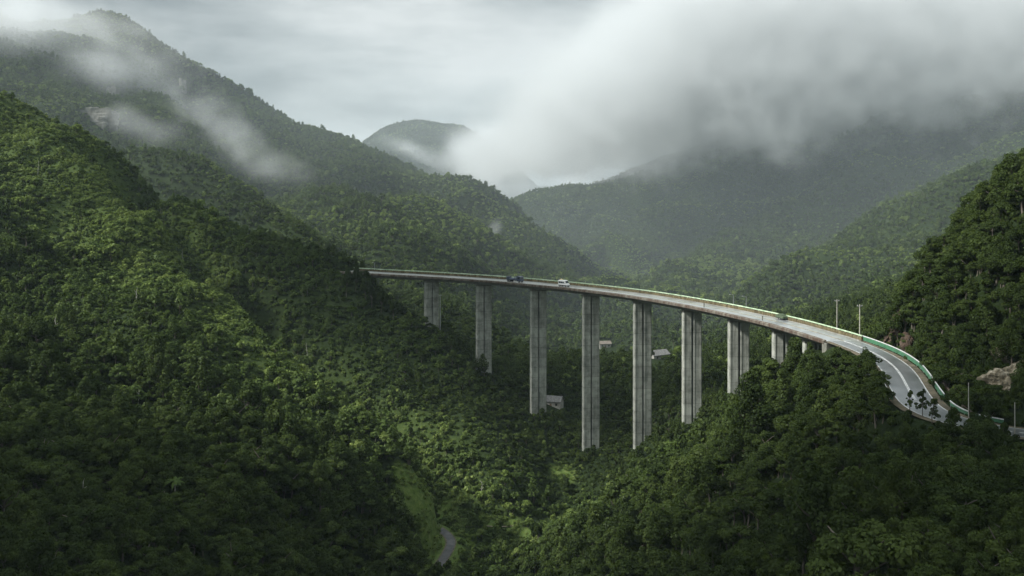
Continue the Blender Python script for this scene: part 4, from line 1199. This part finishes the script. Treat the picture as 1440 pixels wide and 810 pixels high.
special(914, 500, HOUSE[1][2][1] - 12, 3.6, 'round', 'leaf_dark', 'round tree half hiding the distant grey roofed house', zs=1.0)
special(936, 508, HOUSE[1][2][1] - 9, 3.2, 'spread', 'leaf_dark', 'spreading tree in front of the distant grey roofed house', zs=.8, var=1)
special(758, 728, 352, 2.6, 'spread', 'leaf_dark', 'lone dark tree with bare trunk at the bright grass strip', var=1)
special(793, 738, 344, 2.4, 'spread', 'leaf_dark', 'dark tree with forked trunk right of the lone tree', var=2)
special(1438, 214, 277, 1.3, 'tall', 'leaf_dark', 'small tree on the cliff top at the right edge')
special(1310, 330, 286, 2.2, 'sparse', 'leaf_dark', 'wispy tree sticking out of the cliff shoulder', var=2)
special(607, 710, 360, 3.4, 'spread', 'leaf_dark', 'dark tree with pale twisted limbs at the lane top')
# bare pale trunks that stand out of the canopy
def bare_trunk(px, pyb, pyt_, label, r=.16):
    q = ray_ground(px, pyb)
    h = max((pyb - pyt_) * q[1] / F, 2)
    o = empty('bare_tree', tuple(q)); tag(o, label, 'bare tree')
    mb = MB(); rr = random.Random(px)
    x0 = y0 = 0.0; n_ = 5; H0 = h + 3
    pts = [(0, 0, -1)]
    for k in range(1, n_ + 1): pts.append((pts[-1][0] + rr.uniform(-.18, .18), pts[-1][1] + rr.uniform(-.15, .15), -1 + H0 * k / n_))
    for k in range(n_): mb.bar(pts[k], pts[k + 1], r * (1 - k / (n_ + 2)), 8, r * (1 - (k + 1) / (n_ + 2)))
    mb.build('trunk', M['bark_pale'], o, True)
    for k in range(4):
        a = rr.uniform(0, 6.28); b = pts[3 + k % 3]
        mb = MB(); e = (b[0] + math.cos(a) * .9, b[1] + math.sin(a) * .9, b[2] + rr.uniform(.4, 1.1)); mb.bar(b, e, r * .4, 6, r * .15)
        mb.build('branch', M['bark_pale'], o)
for px, pb, pt, lab in [(257, 383, 357, 'tall pale bare trunk rising from the dark gully on the left hillside'),
                        (115, 724, 690, 'pale bare trunk in the shaded lower left canopy'),
                        (263, 610, 592, 'short pale trunk above the palm on the left hillside'),
                        (195, 575, 557, 'pale snag on the left hillside, above the nearest dark trees'),
                        (473, 670, 648, 'pale bare trunk near the foot of the left hillside'),
                        (53, 250, 232, 'pale bare trunk high on the left hillside at the photo edge'),
                        (78, 470, 455, 'small pale snag in the bright shrubs, far left'),
                        (677, 700, 686, 'small pale trunk in the valley below the third pier'),
                        (192, 430, 414, 'small pale trunk on the sunny spur of the left hillside'),
                        (431, 505, 490, 'pale trunk at the edge of the dark gully')]:
    bare_trunk(px, pb, pt, lab)
# palm
q = ray_ground(245, 712)
pm = empty('palm_tree', tuple(q)); tag(pm, 'slender palm with drooping fronds in the shaded left canopy', 'palm')
hp = 24 * q[1] / F + 2
mb = MB(); mb.bar((0, 0, -1), (.2, 0, hp * .5), .16, 10, .13); mb.bar((.2, 0, hp * .5), (.15, .1, hp), .13, 10, .1); mb.build('trunk', M['bark_pale'], pm)
for k in range(13):
    a = k * 2.4; up_ = random.uniform(.1, .9); ln = random.uniform(2.2, 3.0)
    V, Fs = [], []
    ns = 9
    for j in range(ns):
        t = j / (ns - 1); rad = ln * t; z_ = hp + up_ * rad * .8 - .42 * rad * rad * .55
        w_ = .42 * math.sin(math.pi * min(1, .15 + t * .85)) + .03
        cx, cy_ = .15 + math.cos(a) * rad, .1 + math.sin(a) * rad
        V += [(cx - math.sin(a) * w_, cy_ + math.cos(a) * w_, z_ - .12), (cx, cy_, z_ + .06), (cx + math.sin(a) * w_, cy_ - math.cos(a) * w_, z_ - .12)]
    for j in range(ns - 1):
        Fs += [(3 * j, 3 * j + 1, 3 * j + 4, 3 * j + 3), (3 * j + 1, 3 * j + 2, 3 * j + 5, 3 * j + 4)]
    me = mesh_np('frond', V, np.array(Fs), [M['leaf_mid']]); link(bpy.data.objects.new('frond', me), pm)
# --------------------------------------------------------------------- light
SUN_EL, SUN_AZ = 42.0, -104.0       # azimuth measured from +Y (view direction) toward +X
el, az = math.radians(SUN_EL), math.radians(SUN_AZ)
sdir = Vector((math.sin(az) * math.cos(el), math.cos(az) * math.cos(el), math.sin(el)))
sun = bpy.data.lights.new('sun', 'SUN'); sun.energy = 5.0; sun.angle = math.radians(7); sun.color = (1.0, 0.985, 0.95)
so = link(bpy.data.objects.new('sun', sun)); so.rotation_euler = (-sdir).to_track_quat('-Z', 'Y').to_euler()

# ================================================================ air and mist
def volume_mat(name, density, color, attr=False, aniso=0.0):
    m, nt, N, L = new_mat(name)
    pv = node(nt, 'ShaderNodeVolumePrincipled'); pv.inputs['Color'].default_value = (*color, 1)
    pv.inputs['Density'].default_value = density; pv.inputs['Anisotropy'].default_value = aniso
    if not attr: pv.inputs['Density Attribute'].default_value = ''
    o = node(nt, 'ShaderNodeOutputMaterial'); L.new(pv.outputs[0], o.inputs['Volume'])
    return m
HAZE_TOP = CZ + 330
M['haze'] = volume_mat('haze_air', 0.00004, (.72, .88, 1.0))
mb = MB()
zmin = float(Zg.min()) - 1
Xm = float(np.abs(Xg).max()) + 50
mb.box((0, (9050 - 60) / 2, (zmin + HAZE_TOP) / 2), (2 * Xm, 9050 + 60, HAZE_TOP - zmin))
hz = mb.build('haze', M['haze']); tag(hz, kind='stuff')

def mist(name, lo, hi, voxel, dens, color, build, label):
    """a bank of mist: a density grid filled from noise (geometry nodes), real volume"""
    me = bpy.data.meshes.new(name); o = link(bpy.data.objects.new(name, me))
    me.vertices.add(1)
    mat = volume_mat(name, dens, color, attr=True); me.materials.append(mat)
    ng = bpy.data.node_groups.new(name, 'GeometryNodeTree'); N, L = ng.nodes, ng.links
    ng.interface.new_socket('Geometry', in_out='INPUT', socket_type='NodeSocketGeometry')
    ng.interface.new_socket('Geometry', in_out='OUTPUT', socket_type='NodeSocketGeometry')
    go = N.new('NodeGroupOutput')
    vc = N.new('GeometryNodeVolumeCube')
    vc.inputs['Min'].default_value = lo; vc.inputs['Max'].default_value = hi
    for k, ax_ in enumerate('XYZ'): vc.inputs['Resolution ' + ax_].default_value = max(6, int((hi[k] - lo[k]) / voxel))
    class G: pass
    g = G(); pos = N.new('GeometryNodeInputPosition').outputs[0]; g.pos = pos
    sx = N.new('ShaderNodeSeparateXYZ'); L.new(pos, sx.inputs[0]); g.x, g.y, g.z = sx.outputs
    def val(i, s):
        if isinstance(s, (int, float)): i.default_value = s
        else: L.new(s, i)
    def mth(op, a, b=0.0, c=0.0):
        q = N.new('ShaderNodeMath'); q.operation = op
        val(q.inputs[0], a); val(q.inputs[1], b); val(q.inputs[2], c); return q.outputs[0]
    def sstep(x, a, b):
        q = N.new('ShaderNodeMapRange'); q.interpolation_type = 'SMOOTHSTEP'; val(q.inputs[0], x); q.inputs[1].default_value = a; q.inputs[2].default_value = b
        return q.outputs[0]
    def nz(scale, detail=4, rough=.6, off=(0, 0, 0), sc=(1, 1, 1), dist=0.0):
        mp_ = N.new('ShaderNodeVectorMath'); mp_.operation = 'MULTIPLY_ADD'; L.new(pos, mp_.inputs[0]); mp_.inputs[1].default_value = sc; mp_.inputs[2].default_value = off
        q = N.new('ShaderNodeTexNoise'); L.new(mp_.outputs[0], q.inputs['Vector']); q.inputs['Scale'].default_value = scale; q.inputs['Detail'].default_value = detail
        q.inputs['Roughness'].default_value = rough; q.inputs['Distortion'].default_value = dist
        return q.outputs[0]
    def ell(c, r, tilt=0.0):
        """1 at the centre, 0 at the rim of an ellipsoid, tilted in the x-z plane"""
        ct, st = math.cos(tilt), math.sin(tilt)
        dx = mth('SUBTRACT', g.x, c[0]); dy = mth('SUBTRACT', g.y, c[1]); dz = mth('SUBTRACT', g.z, c[2])
        a = mth('MULTIPLY_ADD', dx, ct / r[0], mth('MULTIPLY', dz, st / r[0]))
        b = mth('MULTIPLY_ADD', dz, ct / r[2], mth('MULTIPLY', dx, -st / r[2]))
        e = mth('MULTIPLY', dy, 1 / r[1])
        d = mth('SQRT', mth('ADD', mth('ADD', mth('MULTIPLY', a, a), mth('MULTIPLY', b, b)), mth('MULTIPLY', e, e)))
        return mth('SUBTRACT', 1.0, d)
    d = build(g, mth, sstep, nz, ell)
    d = mth('MAXIMUM', d, 0.0)
    L.new(d, vc.inputs['Density'])
    sm_ = N.new('GeometryNodeSetMaterial'); sm_.inputs['Material'].default_value = mat
    L.new(vc.outputs[0], sm_.inputs[0]); L.new(sm_.outputs[0], go.inputs[0])
    md = o.modifiers.new('mist', 'NODES'); md.node_group = ng
    tag(o, label, 'mist', kind='stuff')
    return o

# the great bank that buries the right-hand mountain
def bank(g, mth, sstep, nz, ell):
    n_ = nz(.0062, 7, .62, dist=.5, sc=(1, .8, 1.5)); f_ = nz(.026, 5, .65, off=(5, 5, 5))
    # underside follows a slope in x and rises with distance as it is seen
    zb = mth('MULTIPLY_ADD', g.x, .090, CZ + 12)
    hgt = mth('SUBTRACT', g.z, zb)
    hgt = mth('ADD', hgt, mth('MULTIPLY', mth('SUBTRACT', n_, .5), 250))
    hgt = mth('ADD', hgt, mth('MULTIPLY', mth('SUBTRACT', f_, .5), 190))
    hgt = mth('ADD', hgt, mth('MULTIPLY', mth('SUBTRACT', nz(.055, 4, .65, off=(2, 8, 1)), .5), 90))
    s = mth('MULTIPLY', sstep(hgt, 0, 90), mth('MULTIPLY_ADD', sstep(f_, .36, .66), 1.25, .12))
    xx = mth('ADD', g.x, mth('MULTIPLY', mth('SUBTRACT', n_, .5), 170))
    xx = mth('ADD', xx, mth('MULTIPLY', mth('SUBTRACT', CZ + 40, g.z), .95))
    s = mth('MULTIPLY', s, sstep(xx, -120, 90))
    s = mth('MULTIPLY', s, sstep(g.y, 1080, 1260)); s = mth('MULTIPLY', s, mth('SUBTRACT', 1.0, sstep(g.y, 2150, 2300)))
    s = mth('MULTIPLY', s, mth('SUBTRACT', 1.0, sstep(g.z, CZ + 240, CZ + 318)))
    return s
mist('mist_bank', (-260, 1060, CZ - 110), (1250, 2300, CZ + 320), 8, .021, (.81, .83, .835), bank, 'great grey mist bank burying the right mountain ridge')
def summit(g, mth, sstep, nz, ell):
    n_ = nz(.008, 6, .6, off=(40, 3, 9)); f_ = nz(.03, 3, .6)
    e = mth('MAXIMUM', ell((-660, 1200, CZ + 175), (360, 200, 85), -.08), ell((-500, 1200, CZ + 140), (130, 150, 42), -.3))
    v_ = mth('ADD', e, mth('MULTIPLY', mth('SUBTRACT', n_, .52), 2.3))
    return sstep(mth('ADD', v_, mth('MULTIPLY', mth('SUBTRACT', f_, .5), .5)), .05, .95)
mist('summit_mist', (-980, 1060, CZ + 60), (-280, 1450, CZ + 290), 11, .019, (.93, .95, .96), summit, 'thin mist wrapped around the left mountain summit')
def plume(g, mth, sstep, nz, ell):
    n_ = nz(.024, 6, .65, off=(7, 1, 2), dist=.6); f_ = nz(.06, 3, .6)
    e = mth('MAXIMUM', ell((-322, 1030, CZ + 76), (50, 60, 46), 0), ell((-280, 1000, CZ + 42), (84, 60, 32), -.75))
    e = mth('MAXIMUM', e, ell((-240, 985, CZ + 16), (58, 55, 24), -.15))
    v_ = mth('ADD', e, mth('MULTIPLY', mth('SUBTRACT', n_, .56), 2.6))
    return mth('MULTIPLY', sstep(mth('ADD', v_, mth('MULTIPLY', mth('SUBTRACT', f_, .5), 1.3)), .05, 1.15), sstep(e, .0, .25))
mist('mist_plume', (-400, 920, CZ - 20), (-170, 1110, CZ + 130), 6, .011, (.93, .95, .96), plume, 'curling white mist plume against the left mountain face')
def pocket(g, mth, sstep, nz, ell):
    n_ = nz(.02, 6, .6, off=(17, 5, 2))
    e = mth('MAXIMUM', ell((-312, 880, CZ + 42), (36, 40, 24), .3), ell((-335, 890, CZ + 52), (36, 45, 20), -.3))
    v_ = mth('ADD', e, mth('MULTIPLY', mth('SUBTRACT', n_, .56), 2.4))
    return mth('MULTIPLY', sstep(v_, .05, 1.1), sstep(e, .0, .25))
mist('mist_pocket', (-420, 830, CZ + 10), (-270, 950, CZ + 90), 5, .012, (.93, .95, .96), pocket, 'small bright mist pocket behind the shoulder of the left hillside')
def wisp(g, mth, sstep, nz, ell):
    n_ = nz(.05, 5, .6, off=(3, 5, 2))
    e = ell((-17, 980, CZ - 45), (9, 14, 17), -.4)
    return sstep(mth('ADD', e, mth('MULTIPLY', mth('SUBTRACT', n_, .55), 1.2)), .08, .8)
mist('mist_wisp', (-35, 955, CZ - 70), (2, 1005, CZ - 20), 2.5, .016, (.93, .95, .96), wisp, 'tiny wisp of mist low on the far wooded slope')
def farm(g, mth, sstep, nz, ell):
    n_ = nz(.007, 5, .6, off=(3, 15, 2))
    e = mth('MAXIMUM', ell((-240, 2900, CZ + 55), (210, 150, 60), -.5), mth('MAXIMUM', ell((-60, 2800, CZ + 90), (170, 160, 120), 0), ell((70, 2760, CZ - 35), (300, 130, 95), 0)))
    return mth('ADD', sstep(mth('ADD', e, mth('MULTIPLY', mth('SUBTRACT', n_, .55), 1.7)), .05, .8), .02)
mist('far_mist', (-620, 2620, CZ - 135), (420, 3100, CZ + 300), 15, .012, (.93, .95, .96), farm, 'mist drifting across the flat topped far mountain')
def vmist(g, mth, sstep, nz, ell):
    n_ = nz(.0035, 4, .55, off=(9, 2, 4))
    a = mth('MULTIPLY', sstep(g.y, 560, 800), mth('MULTIPLY_ADD', n_, .9, .55))
    a = mth('MULTIPLY', a, mth('SUBTRACT', 1.0, sstep(g.z, CZ + 60, CZ + 240)))
    a = mth('MULTIPLY', a, mth('SUBTRACT', 1.0, sstep(g.y, 1250, 1700)))
    b = mth('MULTIPLY', sstep(g.x, -150, 250), .08)
    return mth('MULTIPLY', a, mth('ADD', b, .8))
mist('valley_mist', (-1100, 540, CZ - 145), (1250, 2500, CZ + 305), 45, .00027, (.84, .94, .98), vmist, 'thin blue grey mist filling the valley beyond the viaduct')
cy_ = scene.cycles
cy_.volume_step_rate = 2.0; cy_.volume_max_steps = 256

# ------------------------------------------- added shade casters, out of view above the near slopes
def shade_cloud_mat():
    m, nt, N, L = new_mat('shade_cloud_white')
    df = node(nt, 'ShaderNodeBsdfDiffuse'); df.inputs[0].default_value = (.85, .87, .88, 1)
    tl = node(nt, 'ShaderNodeBsdfTranslucent'); tl.inputs[0].default_value = (.80, .83, .85, 1)
    mx = node(nt, 'ShaderNodeMixShader'); mx.inputs[0].default_value = .5
    L.new(df.outputs[0], mx.inputs[1]); L.new(tl.outputs[0], mx.inputs[2])
    o = node(nt, 'ShaderNodeOutputMaterial'); L.new(mx.outputs[0], o.inputs[0]); return m
M['shade_cloud'] = shade_cloud_mat()
SHADE_CLOUD_H = CZ + 430
def shade_cloud(x, y, rx, ry, rot, seed, ground, label):
    """unseen lumpy blob added so its shade falls on the ground point (x, y, ground)"""
    k = (SHADE_CLOUD_H - ground) / sdir.z
    bm = bmesh.new(); bmesh.ops.create_icosphere(bm, subdivisions=5, radius=1)
    co_ = np.array([v.co[:] for v in bm.verts])
    n_ = fbm(co_[:, 0] * 2.2 + seed, co_[:, 1] * 2.2 + co_[:, 2] * 1.3, seed, 5)
    for v, q in zip(bm.verts, n_):
        w_ = v.co * (1 + .38 * q)
        v.co = Vector((w_.x * rx, w_.y * ry, w_.z * (26 if w_.z < 0 else 60)))
    me = bpy.data.meshes.new('shade_cloud'); bm.to_mesh(me); bm.free(); me.materials.append(M['shade_cloud'])
    for p_ in me.polygons: p_.use_smooth = True
    o = link(bpy.data.objects.new('shade_cloud', me))
    o.location = (x + sdir.x * k, y + sdir.y * k, SHADE_CLOUD_H); o.rotation_euler = (0, 0, rot)
    tag(o, label, 'shade_cloud', kind='stuff')
shade_cloud(-132, 180, 140, 95, .2, 3, CZ - 70, 'added overhead blob, out of view, shading the lower left forest')
shade_cloud(112, 150, 105, 92, -.1, 5, CZ - 55, 'added overhead blob, out of view, shading the slope below the road')
shade_cloud(-55, 512, 150, 46, -.84, 8, CZ - 60, 'added overhead blob, out of view, shading the gully beside the sunny spur')

# -------------------------------------------------------------------- camera
cam = bpy.data.cameras.new('camera'); co = link(bpy.data.objects.new('camera', cam))
co.location = (0, 0, CZ); co.rotation_euler = (math.radians(90), 0, 0)
cam.sensor_width = 36; cam.lens = 36 * F / 1440; cam.shift_y = -(405 - HY) / 1440
cam.clip_start = 1; cam.clip_end = 40000
scene.camera = co

wd = bpy.data.worlds.new('World'); scene.world = wd; wd.use_nodes = True
nt = wd.node_tree; nt.nodes.clear(); L = nt.links
tc = node(nt, 'ShaderNodeTexCoord')
sky = node(nt, 'ShaderNodeTexSky', sky_type='NISHITA'); sky.sun_disc = False
sky.sun_elevation = el; sky.sun_rotation = az; sky.altitude = 800
bg1 = node(nt, 'ShaderNodeBackground'); bg1.inputs[1].default_value = 0.08; L.new(sky.outputs[0], bg1.inputs[0])
mp = node(nt, 'ShaderNodeMapping'); mp.inputs['Scale'].default_value = (1.0, 1.0, 3.8); L.new(tc.outputs['Generated'], mp.inputs[0])
n1 = noise(nt, mp.outputs[0], 3.2, 7, 0.55)
def dirspot(px, py, r0, r1):
    v = Vector(((px - 720) / F, 1, -(py - HY) / F)).normalized()
    vm = node(nt, 'ShaderNodeVectorMath', operation='DISTANCE'); L.new(tc.outputs['Generated'], vm.inputs[0]); vm.inputs[1].default_value = v
    mr = node(nt, 'ShaderNodeMapRange', interpolation_type='SMOOTHSTEP'); L.new(vm.outputs['Value'], mr.inputs[0])
    mr.inputs[1].default_value = r1; mr.inputs[2].default_value = r0
    return mr.outputs[0]
def madd(a, k, b):
    q = node(nt, 'ShaderNodeMath', operation='MULTIPLY_ADD'); L.new(a, q.inputs[0]); q.inputs[1].default_value = k
    if isinstance(b, float): q.inputs[2].default_value = b
    else: L.new(b, q.inputs[2])
    return q.outputs[0]
n2 = noise(nt, mp.outputs[0], 9.0, 5, 0.6)
v = madd(n1, 1.6, -0.52)
v = madd(n2, 0.40, v)
v = madd(dirspot(520, 120, 0.02, 0.26), 0.34, v)
v = madd(dirspot(860, 10, 0.03, 0.24), 0.12, v)
v = madd(dirspot(150, -40, 0.10, 0.34), -0.12, v)
ccol = ramp(nt, v, [(0.12, (0.15, 0.175, 0.18)), (0.42, (0.25, 0.28, 0.285)), (0.72, (0.40, 0.435, 0.435)), (0.98, (0.54, 0.57, 0.565))])
# an overcast sky is brighter overhead than at the horizon
sz = node(nt, 'ShaderNodeSeparateXYZ'); L.new(tc.outputs['Generated'], sz.inputs[0])
mrz = node(nt, 'ShaderNodeMapRange'); L.new(sz.outputs[2], mrz.inputs[0]); mrz.inputs[1].default_value = .18; mrz.inputs[2].default_value = .9
mrz.inputs[3].default_value = 1.08; mrz.inputs[4].default_value = 2.5
bg2 = node(nt, 'ShaderNodeBackground'); L.new(mrz.outputs[0], bg2.inputs[1]); L.new(ccol, bg2.inputs[0])
ms = node(nt, 'ShaderNodeMixShader'); ms.inputs[0].default_value = 0.93
L.new(bg1.outputs[0], ms.inputs[1]); L.new(bg2.outputs[0], ms.inputs[2])
wo = node(nt, 'ShaderNodeOutputWorld'); L.new(ms.outputs[0], wo.inputs[0])

vs = scene.view_settings
scene.display_settings.display_device = 'sRGB'
vs.view_transform = 'Standard'; vs.look = 'None'; vs.exposure = 0.42; vs.gamma = 1; vs.use_curve_mapping = False
cy = scene.cycles
cy.use_denoising = True
try: cy.denoiser = 'OPENIMAGEDENOISE'
except Exception: pass
cy.use_adaptive_sampling = True; cy.adaptive_threshold = 0.02
cy.max_bounces = 6; cy.diffuse_bounces = 3; cy.glossy_bounces = 2; cy.transmission_bounces = 2; cy.volume_bounces = 3; cy.transparent_max_bounces = 8
